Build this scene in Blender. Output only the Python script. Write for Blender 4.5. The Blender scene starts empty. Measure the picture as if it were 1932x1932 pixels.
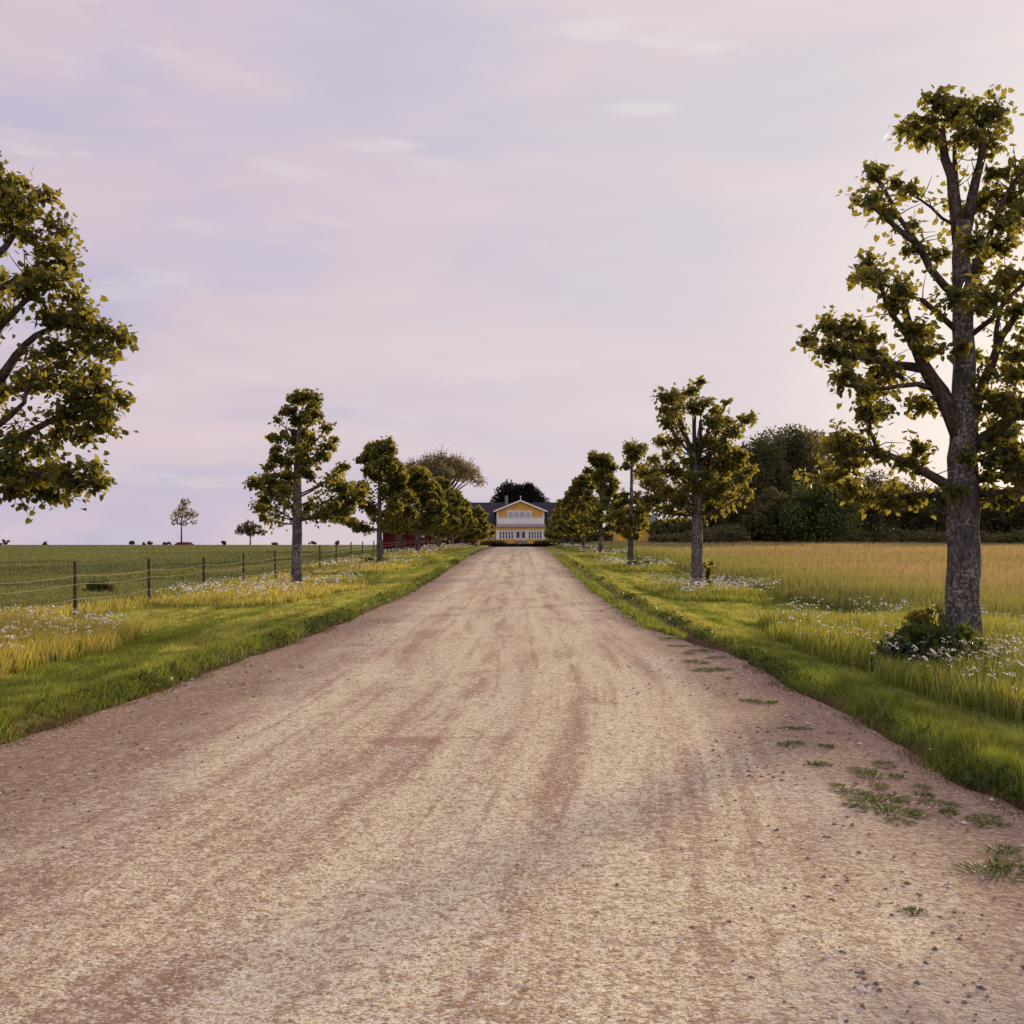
import bpy, math, random
import numpy as np
from mathutils import Vector

S = bpy.context.scene
COL = S.collection
rad = math.radians
EYE = 1.65

# ------------------------------------------------------------------ camera
cam_d = bpy.data.cameras.new("camera")
cam = bpy.data.objects.new("camera", cam_d); COL.objects.link(cam)
cam.location = (0, 0, EYE); cam.rotation_euler = (rad(90), 0, 0)
cam_d.sensor_width = 36; cam_d.lens = 36
cam_d.shift_x = -12/1932; cam_d.shift_y = 54/1932
cam_d.clip_start = 0.1; cam_d.clip_end = 8000
S.camera = cam

# ------------------------------------------------------------------ light
SUN_AZ, SUN_EL = 36.0, 8.0          # degrees right of the drive, above the horizon
sun_dir = Vector((math.sin(rad(SUN_AZ))*math.cos(rad(SUN_EL)), math.cos(rad(SUN_AZ))*math.cos(rad(SUN_EL)), math.sin(rad(SUN_EL))))
sl = bpy.data.lights.new("sun", 'SUN'); sl.energy = 5.0; sl.angle = rad(4.0); sl.color = (1.0, 0.78, 0.46)
so = bpy.data.objects.new("sun", sl); COL.objects.link(so)
so.rotation_euler = (-sun_dir).to_track_quat('-Z', 'Y').to_euler()
so.location = (30, 40, 30)
S.view_settings.view_transform = 'Standard'; S.view_settings.look = 'None'
S.view_settings.exposure = 0.08; S.view_settings.gamma = 1.0
try: S.view_settings.use_curve_mapping = False
except Exception: pass

W = bpy.data.worlds.new("World"); S.world = W; W.use_nodes = True
nt = W.node_tree; N = nt.nodes; L = nt.links
for n in list(N): N.remove(n)
def wn(t, **k):
    n = N.new(t)
    for a, b in k.items(): setattr(n, a, b)
    return n
def wmath(op, a, b=None, clamp=False):
    n = N.new('ShaderNodeMath'); n.operation = op; n.use_clamp = clamp
    for i, v in enumerate((a, b)):
        if v is None: continue
        if isinstance(v, (int, float)): n.inputs[i].default_value = v
        else: L.new(v, n.inputs[i])
    return n.outputs[0]
def wmix(f, a, b):
    n = N.new('ShaderNodeMix'); n.data_type = 'RGBA'
    for i, v in ((0, f), (6, a), (7, b)):
        if isinstance(v, (int, float)): n.inputs[i].default_value = v
        elif isinstance(v, tuple): n.inputs[i].default_value = (*v, 1)
        else: L.new(v, n.inputs[i])
    return n.outputs[2]
def wrange(v, a, b, c=0.0, d=1.0):
    n = N.new('ShaderNodeMapRange'); n.interpolation_type = 'SMOOTHSTEP'
    L.new(v, n.inputs[0])
    for i, x in enumerate((a, b, c, d)): n.inputs[i+1].default_value = x
    return n.outputs[0]
tc = wn('ShaderNodeTexCoord')
vn = wn('ShaderNodeVectorMath', operation='NORMALIZE'); L.new(tc.outputs['Generated'], vn.inputs[0])
dirv = vn.outputs[0]
sx = wn('ShaderNodeSeparateXYZ'); L.new(dirv, sx.inputs[0])
el = sx.outputs[2]
sky = wn('ShaderNodeTexSky'); sky.sky_type = 'NISHITA'; sky.sun_disc = False
sky.sun_elevation = rad(SUN_EL); sky.sun_rotation = rad(SUN_AZ); sky.air_density = 1.2; sky.dust_density = 2.0
skm = wn('ShaderNodeVectorMath', operation='SCALE'); L.new(sky.outputs[0], skm.inputs[0]); skm.inputs['Scale'].default_value = 0.12
dt = wn('ShaderNodeVectorMath', operation='DOT_PRODUCT'); L.new(dirv, dt.inputs[0]); dt.inputs[1].default_value = sun_dir
sd = dt.outputs['Value']
# thin sheet of high cloud: soft, wide bands
mp = wn('ShaderNodeMapping'); L.new(dirv, mp.inputs[0]); mp.inputs['Scale'].default_value = (1.3, 1.3, 5.5)
nz = wn('ShaderNodeTexNoise'); L.new(mp.outputs[0], nz.inputs['Vector']); nz.inputs['Scale'].default_value = 1.6
nz.inputs['Detail'].default_value = 5; nz.inputs['Roughness'].default_value = 0.55; nz.inputs['Distortion'].default_value = 0.5
mp2 = wn('ShaderNodeMapping'); L.new(dirv, mp2.inputs[0]); mp2.inputs['Scale'].default_value = (3.0, 3.0, 14.0); mp2.inputs['Location'].default_value = (3.1, 1.7, 0.4)
nz2 = wn('ShaderNodeTexNoise'); L.new(mp2.outputs[0], nz2.inputs['Vector']); nz2.inputs['Scale'].default_value = 2.2
nz2.inputs['Detail'].default_value = 6; nz2.inputs['Roughness'].default_value = 0.6
band = wrange(nz.outputs[0], 0.30, 0.70)
fine = wrange(nz2.outputs[0], 0.50, 0.72)
veil_a = (0.500, 0.468, 0.615)      # lilac blue gaps
veil_b = (0.700, 0.565, 0.615)      # pink grey cloud
veil = wmix(band, veil_a, veil_b)
side = wrange(sx.outputs[0], -0.45, 0.42)         # lighter towards the sunset side
veil = wmix(wmath('MULTIPLY', side, 0.62), veil, (0.735, 0.680, 0.700))
veil = wmix(wmath('MULTIPLY', fine, 0.42), veil, (0.74, 0.68, 0.68))
glow = wmath('POWER', wrange(sd, 0.90, 1.0), 1.6)
veil = wmix(wmath('MULTIPLY', glow, 0.75), veil, (0.95, 0.87, 0.78))
# small wisps
wz = wn('ShaderNodeTexNoise'); L.new(mp2.outputs[0], wz.inputs['Vector']); wz.inputs['Scale'].default_value = 5.5; wz.inputs['Detail'].default_value = 4
wz.inputs['Roughness'].default_value = 0.55
def wisp(px, py, hw, hh):
    d = Vector(((px-978)/1932, 1, (1020-py)/1932)); 
    dx = wmath('DIVIDE', sx.outputs[0], sx.outputs[1]); dz = wmath('DIVIDE', sx.outputs[2], sx.outputs[1])
    a = wmath('DIVIDE', wmath('SUBTRACT', dx, d.x), hw/1932); b = wmath('DIVIDE', wmath('SUBTRACT', dz, d.z), hh/1932)
    r = wmath('ADD', wmath('MULTIPLY', a, a), wmath('MULTIPLY', b, b))
    m = wrange(r, 0.0, 1.0, 1.0, 0.0)
    m = wmath('MULTIPLY', m, wrange(wz.outputs[0], 0.36, 0.60))
    return wmath('MULTIPLY', m, wrange(sx.outputs[1], 0.2, 0.4))
wm = None
for w in ((1130, 55, 110, 30), (1250, 75, 75, 22), (1350, 95, 90, 26), (1215, 205, 90, 18), (720, 275, 110, 16), (90, 285, 130, 20)):
    q = wisp(*w); wm = q if wm is None else wmath('MAXIMUM', wm, q)
veil = wmix(wmath('MULTIPLY', wm, 0.38), veil, (0.80, 0.76, 0.72))
# veil brightened overhead, above the view, as added fill light on the ground
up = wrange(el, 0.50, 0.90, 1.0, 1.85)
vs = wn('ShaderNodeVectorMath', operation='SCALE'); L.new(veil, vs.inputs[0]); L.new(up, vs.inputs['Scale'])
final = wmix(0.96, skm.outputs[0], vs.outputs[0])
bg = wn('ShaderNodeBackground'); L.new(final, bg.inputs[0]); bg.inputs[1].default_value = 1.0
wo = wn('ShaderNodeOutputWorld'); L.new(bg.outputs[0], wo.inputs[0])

# ------------------------------------------------------------------ helpers
rng = np.random.default_rng(7)
random.seed(7)
def at(px, py, D): return np.array(((px-978)/1932*D, D, EYE+(1020-py)/1932*D))
def tag(o, label=None, cat=None, group=None, kind=None):
    if label: o["label"] = label
    if cat: o["category"] = cat
    if group: o["group"] = group
    if kind: o["kind"] = kind
    return o
def empty(name, loc, rz=0):
    o = bpy.data.objects.new(name, None); COL.objects.link(o); o.location = tuple(float(v) for v in loc); o.rotation_euler = (0, 0, rz); o.empty_display_size = 0.3
    return o
def hsh(ix, iy, s):
    h = (ix.astype(np.int64)*374761393 + iy.astype(np.int64)*668265263 + s*1274126177) & 0x7fffffff
    h = ((h ^ (h >> 13))*1274126177) & 0x7fffffff
    return ((h ^ (h >> 16)) & 0xffff)/65535.0
def vnoise(x, y, s=0):
    x = np.asarray(x, float); y = np.asarray(y, float)
    ix = np.floor(x); iy = np.floor(y); fx = x-ix; fy = y-iy
    fx = fx*fx*(3-2*fx); fy = fy*fy*(3-2*fy)
    a = hsh(ix, iy, s); b = hsh(ix+1, iy, s); c = hsh(ix, iy+1, s); d = hsh(ix+1, iy+1, s)
    return (a*(1-fx)+b*fx)*(1-fy) + (c*(1-fx)+d*fx)*fy
def fbm(x, y, s=0, o=4):
    r = 0; a = 0.5
    for k in range(o): r = r + a*vnoise(x*2**k, y*2**k, s+k*17); a *= 0.5
    return r
def sstep(a, b, x):
    t = np.clip((x-a)/(b-a), 0, 1); return t*t*(3-2*t)

class MB:
    """collects vertices and faces, builds ONE mesh object"""
    def __init__(s): s.v = []; s.f = []; s.c = []; s.n = 0; s.sm = False
    def add(s, v, f, c=None):
        v = np.asarray(v, float).reshape(-1, 3); s.v.append(v)
        for q in f: s.f.append(tuple(i+s.n for i in q))
        s.n += len(v)
    def box(s, x0, x1, y0, y1, z0, z1):
        v = [(x, y, z) for z in (z0, z1) for y in (y0, y1) for x in (x0, x1)]
        s.add(v, [(0, 2, 3, 1), (4, 5, 7, 6), (0, 1, 5, 4), (2, 6, 7, 3), (0, 4, 6, 2), (1, 3, 7, 5)])
    def tube(s, pts, rads, n=8, cap=True, wob=0.0):
        pts = np.asarray(pts, float); m = len(pts); vv = []
        ph = random.random()*6
        for i in range(m):
            t = pts[min(i+1, m-1)]-pts[max(i-1, 0)]; t = t/(np.linalg.norm(t)+1e-9)
            ref = np.array((0, 1, 0)) if abs(t[2]) > 0.6 else np.array((0, 0, 1))
            u = np.cross(t, ref); u /= np.linalg.norm(u)+1e-9; w = np.cross(t, u)
            for k in range(n):
                a = 2*math.pi*k/n
                r = rads[i]*(1+wob*math.sin(3*a+ph+i*1.7)+wob*0.7*math.sin(5*a+i*2.9) + wob*0.8*(random.random()-.5))
                vv.append(pts[i]+r*(math.cos(a)*u+math.sin(a)*w))
        ff = []
        for i in range(m-1):
            for k in range(n):
                ff.append((i*n+k, i*n+(k+1) % n, (i+1)*n+(k+1) % n, (i+1)*n+k))
        if cap: ff.append(tuple(range((m-1)*n, m*n))); ff.append(tuple(reversed(range(n))))
        s.add(vv, ff)
    def prism(s, poly, y0, y1):
        m = len(poly); v = [(x, y0, z) for x, z in poly]+[(x, y1, z) for x, z in poly]
        f = [tuple(range(m)), tuple(reversed(range(m, 2*m)))]
        for i in range(m): j = (i+1) % m; f.append((i, i+m, j+m, j))
        s.add(v, f)
    def build(s, name, mat, parent=None, smooth=False, loc=None):
        me = bpy.data.meshes.new(name)
        v = np.concatenate(s.v) if s.v else np.zeros((0, 3))
        if parent is not None and loc is None: v = v-np.array(parent.location)
        me.from_pydata(v.tolist(), [], s.f); me.materials.append(mat)
        if smooth: me.polygons.foreach_set('use_smooth', [True]*len(me.polygons))
        me.update()
        o = bpy.data.objects.new(name, me); COL.objects.link(o)
        if parent is not None: o.parent = parent
        if loc is not None: o.location = loc
        return o

def fast_mesh(name, verts, loops, sizes, mat, parent=None, cols=None, smooth=False, origin=None):
    """verts (n,3); loops flat int array; sizes per face; cols (n,3) point colour"""
    if parent is not None: verts = verts-np.array(parent.location)
    me = bpy.data.meshes.new(name)
    nv = len(verts); nf = len(sizes)
    me.vertices.add(nv); me.vertices.foreach_set('co', np.ascontiguousarray(verts, dtype=np.float32).ravel())
    me.loops.add(len(loops)); me.loops.foreach_set('vertex_index', np.ascontiguousarray(loops, dtype=np.int32))
    starts = np.concatenate(([0], np.cumsum(sizes)[:-1])).astype(np.int32)
    me.polygons.add(nf); me.polygons.foreach_set('loop_start', starts)
    try: me.polygons.foreach_set('loop_total', np.asarray(sizes, dtype=np.int32))
    except Exception: pass
    if smooth: me.polygons.foreach_set('use_smooth', np.ones(nf, dtype=bool))
    me.materials.append(mat)
    if cols is not None:
        a = me.attributes.new('Col', 'FLOAT_COLOR', 'POINT')
        cc = np.ones((nv, 4), np.float32); cc[:, :3] = cols; a.data.foreach_set('color', cc.ravel())
    me.update(calc_edges=True); me.validate()
    o = bpy.data.objects.new(name, me); COL.objects.link(o)
    if parent is not None: o.parent = parent
    return o

# ------------------------------------------------------------------ materials
class Mat:
    def __init__(s, name):
        s.m = bpy.data.materials.new(name); s.m.use_nodes = True; s.t = s.m.node_tree
        s.b = s.t.nodes['Principled BSDF']; s.out = s.t.nodes['Material Output']
    def node(s, t, ins=None, **k):
        n = s.t.nodes.new(t)
        for a, b in k.items(): setattr(n, a, b)
        for a, b in (ins or {}).items():
            s.put(n.inputs[a], b)
        return n
    def put(s, sock, v):
        if isinstance(v, bpy.types.NodeSocket): s.t.links.new(v, sock)
        elif isinstance(v, tuple) and len(v) == 3 and sock.type == 'RGBA': sock.default_value = (*v, 1)
        else: sock.default_value = v
    def pos(s): return s.node('ShaderNodeNewGeometry').outputs['Position']
    def objc(s): return s.node('ShaderNodeTexCoord').outputs['Object']
    def mapping(s, v, scale, loc=(0, 0, 0), rot=(0, 0, 0)):
        return s.node('ShaderNodeMapping', {0: v, 'Scale': scale, 'Location': loc, 'Rotation': rot}).outputs[0]
    def noise(s, v, scale, detail=4, rough=0.55, dist=0.0):
        return s.node('ShaderNodeTexNoise', {'Vector': v, 'Scale': scale, 'Detail': detail, 'Roughness': rough, 'Distortion': dist}).outputs[0]
    def ramp(s, v, a, b, c=0.0, d=1.0):
        return s.node('ShaderNodeMapRange', {0: v, 1: a, 2: b, 3: c, 4: d}, interpolation_type='SMOOTHSTEP').outputs[0]
    def math(s, op, a, b=0.0, clamp=False): return s.node('ShaderNodeMath', {0: a, 1: b}, operation=op, use_clamp=clamp).outputs[0]
    def mix(s, f, a, b, bt='MIX'):
        n = s.node('ShaderNodeMix', data_type='RGBA', blend_type=bt); s.put(n.inputs[0], f); s.put(n.inputs[6], a); s.put(n.inputs[7], b); return n.outputs[2]
    def bump(s, h, strength, dist):
        n = s.node('ShaderNodeBump', {'Height': h, 'Strength': strength, 'Distance': dist}); s.t.links.new(n.outputs[0], s.b.inputs['Normal']); return n
    def base(s, c, rough=0.8, spec=0.2):
        s.put(s.b.inputs['Base Color'], c); s.put(s.b.inputs['Roughness'], rough); s.b.inputs['Specular IOR Level'].default_value = spec; return s.m

def plain(name, c, rough=0.7, var=0.12, scale=3.0, spec=0.25, bump=0.0):
    m = Mat(name); p = m.pos(); n = m.noise(p, scale, 5)
    cc = m.mix(m.ramp(n, 0.3, 0.7), tuple(x*(1-var) for x in c), tuple(min(1, x*(1+var)) for x in c))
    if bump: m.bump(m.noise(p, scale*8, 4), 0.5, bump)
    return m.base(cc, rough, spec)

def leafy(name, ca, cb, trans, tfac=0.35, rough=0.5, scale=0.9):
    """two-sided leaf: reflecting green, yellow light through it; tone differs leaf by leaf and clump by clump"""
    m = Mat(name)
    g = m.node('ShaderNodeNewGeometry'); r = g.outputs['Random Per Island']
    cl = m.ramp(m.noise(g.outputs['Position'], scale, 3), 0.3, 0.7)
    f = m.math('ADD', m.math('MULTIPLY', r, 0.6), m.math('MULTIPLY', cl, 0.4))
    c = m.mix(f, ca, cb); m.base(c, rough+.1, 0.15)
    tcol = m.mix(f, tuple(x*0.6 for x in trans), trans)
    tr = m.node('ShaderNodeBsdfTranslucent', {'Color': tcol})
    mx = m.node('ShaderNodeMixShader', {0: tfac}); m.t.links.new(m.b.outputs[0], mx.inputs[1]); m.t.links.new(tr.outputs[0], mx.inputs[2])
    m.t.links.new(mx.outputs[0], m.out.inputs[0]); return m.m

def bladed(name, tfac=0.4, tint=(1.25, 1.1, 0.55), rough=0.6):
    m = Mat(name)
    a = m.node('ShaderNodeAttribute', attribute_name='Col').outputs['Color']
    m.base(a, rough, 0.15)
    tr = m.node('ShaderNodeBsdfTranslucent', {'Color': m.mix(1.0, a, tint, 'MULTIPLY')})
    mx = m.node('ShaderNodeMixShader', {0: tfac}); m.t.links.new(m.b.outputs[0], mx.inputs[1]); m.t.links.new(tr.outputs[0], mx.inputs[2])
    m.t.links.new(mx.outputs[0], m.out.inputs[0]); return m.m

def m_bark(name, a, b, lich, lf=0.5):
    m = Mat(name); p = m.pos()
    st = m.mapping(p, (1, 1, 0.35))
    n1 = m.noise(st, 22, 6, 0.65, 0.4); n2 = m.noise(p, 24, 6, 0.75); n3 = m.noise(p, 3.0, 3)
    c = m.mix(m.ramp(n1, 0.35, 0.65), a, b)
    lm = m.math('MULTIPLY', m.ramp(n2, 0.50, 0.56), m.ramp(n3, 0.35, 0.6))
    c = m.mix(m.math('MULTIPLY', lm, lf), c, lich)
    m.bump(n1, 0.9, 0.03)
    return m.base(c, 0.9, 0.1)

M_BARK = m_bark("lime_bark", (0.042, 0.035, 0.034), (0.120, 0.102, 0.098), (0.33, 0.31, 0.28), 0.9)
M_LIMB = m_bark("limb_bark", (0.036, 0.027, 0.024), (0.100, 0.076, 0.064), (0.24, 0.21, 0.17), 0.4)
M_LEAF = leafy("lime_leaves", (0.016, 0.026, 0.012), (0.050, 0.064, 0.020), (0.66, 0.55, 0.07), 0.33, 0.42, 1.2)
M_WOODLEAF = leafy("woodland_leaves", (0.040, 0.050, 0.022), (0.105, 0.100, 0.042), (0.28, 0.21, 0.06), 0.25, 0.6, 0.25)  # lightened and browned to put a veil of haze into the leaf colour
M_ROUND = leafy("round_tree_leaves", (0.050, 0.085, 0.024), (0.110, 0.145, 0.042), (0.2, 0.17, 0.03), 0.25, 0.6, 0.4)
M_DARKLEAF = leafy("dark_leaves", (0.008, 0.011, 0.012), (0.022, 0.024, 0.020), (0.05, 0.045, 0.02), 0.12, 0.7, 0.3)
M_COPPER = leafy("copper_leaves", (0.110, 0.095, 0.058), (0.23, 0.185, 0.105), (0.50, 0.38, 0.18), 0.35, 0.6, 0.3)
M_BLADE = bladed("grass_blades")
M_FLOWER = plain("white_petals", (0.78, 0.74, 0.72), 0.6, 0.05)
M_YELLOW = plain("yellow_disc", (0.62, 0.42, 0.05), 0.6, 0.1)
M_STEM = plain("green_stem", (0.09, 0.13, 0.03), 0.6, 0.2)
M_POST = m_bark("post_wood", (0.040, 0.026, 0.024), (0.105, 0.075, 0.065), (0.18, 0.15, 0.13), 0.3)
M_WIRE = plain("fence_tape", (0.34, 0.29, 0.19), 0.6, 0.1)

# ------------------------------------------------------------------ land
def xL(y):
    return np.interp(y, [-30, 0, 4, 8.2, 12, 20, 32, 134], [-14, -7.2, -5.2, -4.14, -3.82, -3.5, -3.36, -3.3])
def xR(y):
    return np.interp(y, [-30, 0, 4, 6, 14, 17, 19, 30, 134], [12, 4.2, 3.12, 3.03, 3.08, 2.75, 2.42, 2.38, 2.75])
def edge_wob(y, s): return (fbm(np.asarray(y)*1.0, np.asarray(y)*0+s, s, 5)-0.47)*0.26
def xLw(y): return xL(y)+edge_wob(y, 3)
def xRw(y): return xR(y)+edge_wob(y, 9)
def prof(y): return np.interp(y, [-60, 33, 42, 51, 70, 89, 135, 165, 200, 400, 470, 900, 3000], [0, 0, .11, .27, .56, .75, .82, 1.14, 1.2, .3, -2, -12, -50])
def gh(x, y):
    x = np.asarray(x, float); y = np.asarray(y, float)
    z = prof(y)
    left = np.interp(y, [-60, 150, 400, 440, 900, 3000], [0, 0, 0.0, -.6, -12, -50])
    fl = sstep(-8.5, -24, x)
    z = z*(1-fl)+left*fl
    right = np.interp(y, [-60, 12, 50, 130, 200, 400, 900, 3000], [-.08, -.08, .12, 1.05, 1.3, .3, -12, -50]) - 0.40*sstep(25, 75, x)*sstep(40, 130, y)
    fr = sstep(6.5, 16, x); z = z*(1-fr)+right*fr
    # verges stand a hand above the gravel
    l_, r_ = xLw(y), xRw(y)
    v = 0.13*sstep(0.0, 0.30, l_-x)-0.14*sstep(0.6, 3.6, l_-x) + 0.075*sstep(0.0, 0.35, x-np.maximum(r_, 2.95+edge_wob(y, 9)))+0.02*sstep(0, .2, x-r_)-0.10*sstep(0.3, 2.6, x-r_)
    fade = 1-sstep(9, 24, np.abs(x))
    z = z+v*fade*(1-sstep(120, 134, y))
    off = sstep(0.0, 0.4, np.maximum(l_-x, x-r_))
    z = z+off*((fbm(x*0.9, y*0.9, 5, 3)-0.44)*0.10+(fbm(x*3.2, y*3.2, 6, 2)-.37)*.045*(1-sstep(15, 40, y)))*(1-sstep(200, 350, y))
    z = z-(1-off)*0.03*0
    return z
def old_h(x, d):
    z = float(prof(d)); lf = float(np.interp(d, [-60, 150], [0, 0])); fl = float(sstep(-8.5, -24, x)); z = z*(1-fl)+lf*fl
    rt = float(np.interp(d, [12, 50, 130], [.1, .35, 1.12])); fr = float(sstep(6.5, 16, x)); z = z*(1-fr)+rt*fr
    return z+(.31 if x < 0 else .29)*(1-float(sstep(120, 134, d)))
TREE_R = [(5.64, d) for d in (13.0, 32.3, 51.3, 70, 89, 108, 126)]
TREE_L = [(-7.17, d) for d in (13.0, 33.2, 52.9, 73, 92, 111, 129)]
ISL = [(-8.1, 12.0, 2.3, 6.6), (6.5, 13.6, 2.55, 7.0)]
for (x, d) in TREE_R[1:]: ISL.append((x+0.1, d-0.5, 1.85, 5.0))
for (x, d) in TREE_L[1:]: ISL.append((x-0.2, d-1.5, 2.35, 6.8))
def island(x, y):
    r = np.full(np.shape(x), 9.0)
    w = (fbm(x*0.8, y*0.5, 21, 3)-0.44)*0.5
    for cx, cy, rx, ry in ISL:
        r = np.minimum(r, ((np.abs(x-cx)/rx)**2.6+(np.abs(y-cy)/ry)**2.6)**(1/2.6)+w)
    return r
def fence_strip(x, y): return sstep(-8.7, -9.2, x+(fbm(x*0+1, y*0.6, 31, 3)-.44)*.8)*sstep(-11.2, -10.4, x)
def field_edge(y): return 7.55+(fbm(y*0.35, y*0+2, 41, 3)-.44)*0.9

def axis(segs):
    out = [segs[0][0]]
    for a, b, st in segs:
        n = max(1, int(round((b-a)/st))); out += list(np.linspace(a, b, n+1)[1:])
    return np.array(out)
gx = axis([(-3000, -400, 200), (-400, -60, 20), (-60, -14, 2), (-14, -8, .25), (-8, 8, .08), (8, 20, .5), (20, 100, 4), (100, 400, 25), (400, 3000, 200)])
gy = axis([(-60, 0, 4), (0, 3, .5), (3, 22, .09), (22, 60, .35), (60, 200, 2.0), (200, 500, 10), (500, 3000, 200)])
GX, GY = np.meshgrid(gx, gy); GZ = gh(GX, GY)
def inside_road(x, y): return (x > xLw(y)) & (x < xRw(y)) & (y < 134.4)
GZ = GZ - 0.012*inside_road(GX, GY)
nx, ny = len(gx), len(gy)
verts = np.stack([GX.ravel(), GY.ravel(), GZ.ravel()], 1)
i = np.arange(nx-1)[None, :]+np.arange(ny-1)[:, None]*nx
quads = np.stack([i, i+1, i+nx+1, i+nx], -1).reshape(-1, 4)
x, y = verts[:, 0], verts[:, 1]
GREEN = np.array((0.125, 0.165, 0.036)); YEL = np.array((0.30, 0.28, 0.075)); DIRT = np.array((0.175, 0.110, 0.085))
PAST = np.array((0.10, 0.125, 0.038)); FIELD = np.array((0.22, 0.165, 0.085)); SOIL = np.array((0.034, 0.024, 0.019))
def mixc(a, b, t): return a*(1-t[:, None])+b*t[:, None]
c = np.tile(GREEN, (len(x), 1))
c = mixc(c, YEL, np.clip(sstep(.38, .62, fbm(x*.45, y*.25, 51, 4))*0.75, 0, 1))
c = mixc(c, np.tile(PAST, (len(x), 1)), sstep(-8.5, -10.5, x))
c = mixc(c, np.tile(PAST*1.25+np.array((.02, .0, .0)), (len(x), 1)), sstep(-8.5, -10.5, x)*sstep(.4, .6, fbm(x*.12, y*.05, 52, 4)))
c = mixc(c, np.tile(FIELD, (len(x), 1)), sstep(7.0, 8.2, x)*(1-sstep(160, 175, y)))
edge = np.maximum(1-sstep(0.02, 0.32, xLw(y)-x), 0)*(x < xLw(y)+.2)
edge = np.maximum(edge, (1-sstep(0.0, 0.3, x-np.maximum(xRw(y), 2.95+edge_wob(y, 9)+.02)))*(x > 0)*(y < 19))
rut = sstep(.0, .1, x-2.72-edge_wob(y*.4, 13))*(1-sstep(.2, .32, x-2.72-edge_wob(y*.4, 13)))*(y > 15)*(y < 80)
c = mixc(c, np.tile(SOIL*1.3, (len(x), 1)), np.clip(edge, 0, 1)*(x > -30))
c = mixc(c, np.tile(DIRT*.55, (len(x), 1)), np.clip(rut, 0, 1)*.85)
m = Mat("ground_soil_and_turf")
att = m.node('ShaderNodeAttribute', attribute_name='Col').outputs['Color']; p = m.pos()
n1 = m.noise(p, 9, 6, 0.7); n2 = m.noise(p, 60, 4, .7); n3 = m.noise(m.mapping(p, (.05, .012, 1)), 1.0, 4)
cc = m.mix(m.ramp(n1, 0.3, 0.7), m.mix(1.0, att, (.6, .62, .6), 'MULTIPLY'), m.mix(1.0, att, (1.35, 1.3, 1.2), 'MULTIPLY'))
cc = m.mix(m.ramp(n3, .35, .65, 0, .35), cc, m.mix(1.0, cc, (1.5, 1.15, 1.1), 'MULTIPLY'))
m.bump(m.math('ADD', n1, m.math('MULTIPLY', n2, .5)), 0.8, 0.05)
M_GROUND = m.base(cc, 0.95, 0.05)
ground = fast_mesh("ground", verts, quads.ravel(), np.full(len(quads), 4), M_GROUND, cols=c, smooth=True)
tag(ground, kind="structure")

# gravel drive -------------------------------------------------
ry = axis([(-25, 3, 1), (3, 22, .09), (22, 60, .4), (60, 134.5, 2.0)])
ts = np.linspace(0, 1, 61)
RX = xLw(ry)[:, None]*(1-ts)+xRw(ry)[:, None]*ts; RY = np.repeat(ry[:, None], 61, 1)
def road_h(x, y):
    return 0.055*(fbm(x*1.1, y*.25, 61, 3)-.44) + 0.018*(fbm(x*6, y*3, 62, 3)-.44)
RZ = gh(RX, RY)+0.006+road_h(RX, RY)*np.minimum(1, 12*ts*(1-ts)) + 0.02*np.sin(np.pi*ts)
rv = np.stack([RX.ravel(), RY.ravel(), RZ.ravel()], 1)
i = np.arange(60)[None, :]+np.arange(len(ry)-1)[:, None]*61
rq = np.stack([i, i+1, i+62, i+61], -1).reshape(-1, 4)
m = Mat("sandy_gravel"); p = m.pos()
sp = m.node('ShaderNodeSeparateXYZ', {0: p})
# the wheels swing out of the drive in a curve near the entrance: bend the streak direction
bend = m.math('MULTIPLY', m.math('POWER', m.math('MAXIMUM', m.math('SUBTRACT', 14.0, sp.outputs[1]), 0.0), 2.0), 0.009)
xs = m.math('ADD', sp.outputs[0], bend)
cv = m.node('ShaderNodeCombineXYZ', {0: xs, 1: sp.outputs[1], 2: 0.0}).outputs[0]
st1 = m.noise(m.mapping(cv, (1.5, .10, 1)), 1.0, 5, .6, .3)
st2 = m.noise(m.mapping(cv, (6.5, .22, 1)), 1.0, 5, .6, .2)
pat = m.noise(m.mapping(cv, (.9, .55, 1)), 1.0, 6, .65, .6)
gr = m.noise(p, 38, 6, .75); gr2 = m.noise(m.mapping(p, (55, 95, 55)), 1.0, 3, .8)
vor = m.node('ShaderNodeTexVoronoi', {'Vector': p, 'Scale': 75.0}); 
light = (0.625, 0.565, 0.390); red = (0.240, 0.145, 0.092)
f1 = m.noise(m.mapping(p, (8, 9, 8)), 1.0, 3, .6, .5); f2 = m.noise(m.mapping(p, (21, 24, 21)), 1.0, 3, .6, .3); f3 = m.noise(m.mapping(p, (48, 75, 48)), 1.0, 2, .7); f4 = m.noise(m.mapping(p, (110, 160, 110)), 1.0, 1, .6)
wobx = m.math('ADD', xs, m.math('MULTIPLY', m.noise(m.mapping(cv, (.12, .12, 1)), 1.0, 3), .22))
trk = None
for x0_, hw_, am_ in ((-.28, .14, .8), (.85, .11, .8), (-1.45, .16, .6), (1.75, .10, .45), (-2.3, .14, .5), (.30, .06, .4), (-.75, .07, .45)):
    q = m.math('MULTIPLY', m.ramp(m.math('ABSOLUTE', m.math('SUBTRACT', wobx, x0_)), 0.0, hw_*1.8, 1, 0), am_); trk = q if trk is None else m.math('MAXIMUM', trk, q)
trk = m.math('MULTIPLY', trk, m.ramp(m.noise(m.mapping(cv, (2.0, .35, 1)), 1.0, 4, .7), .40, .62))
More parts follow.
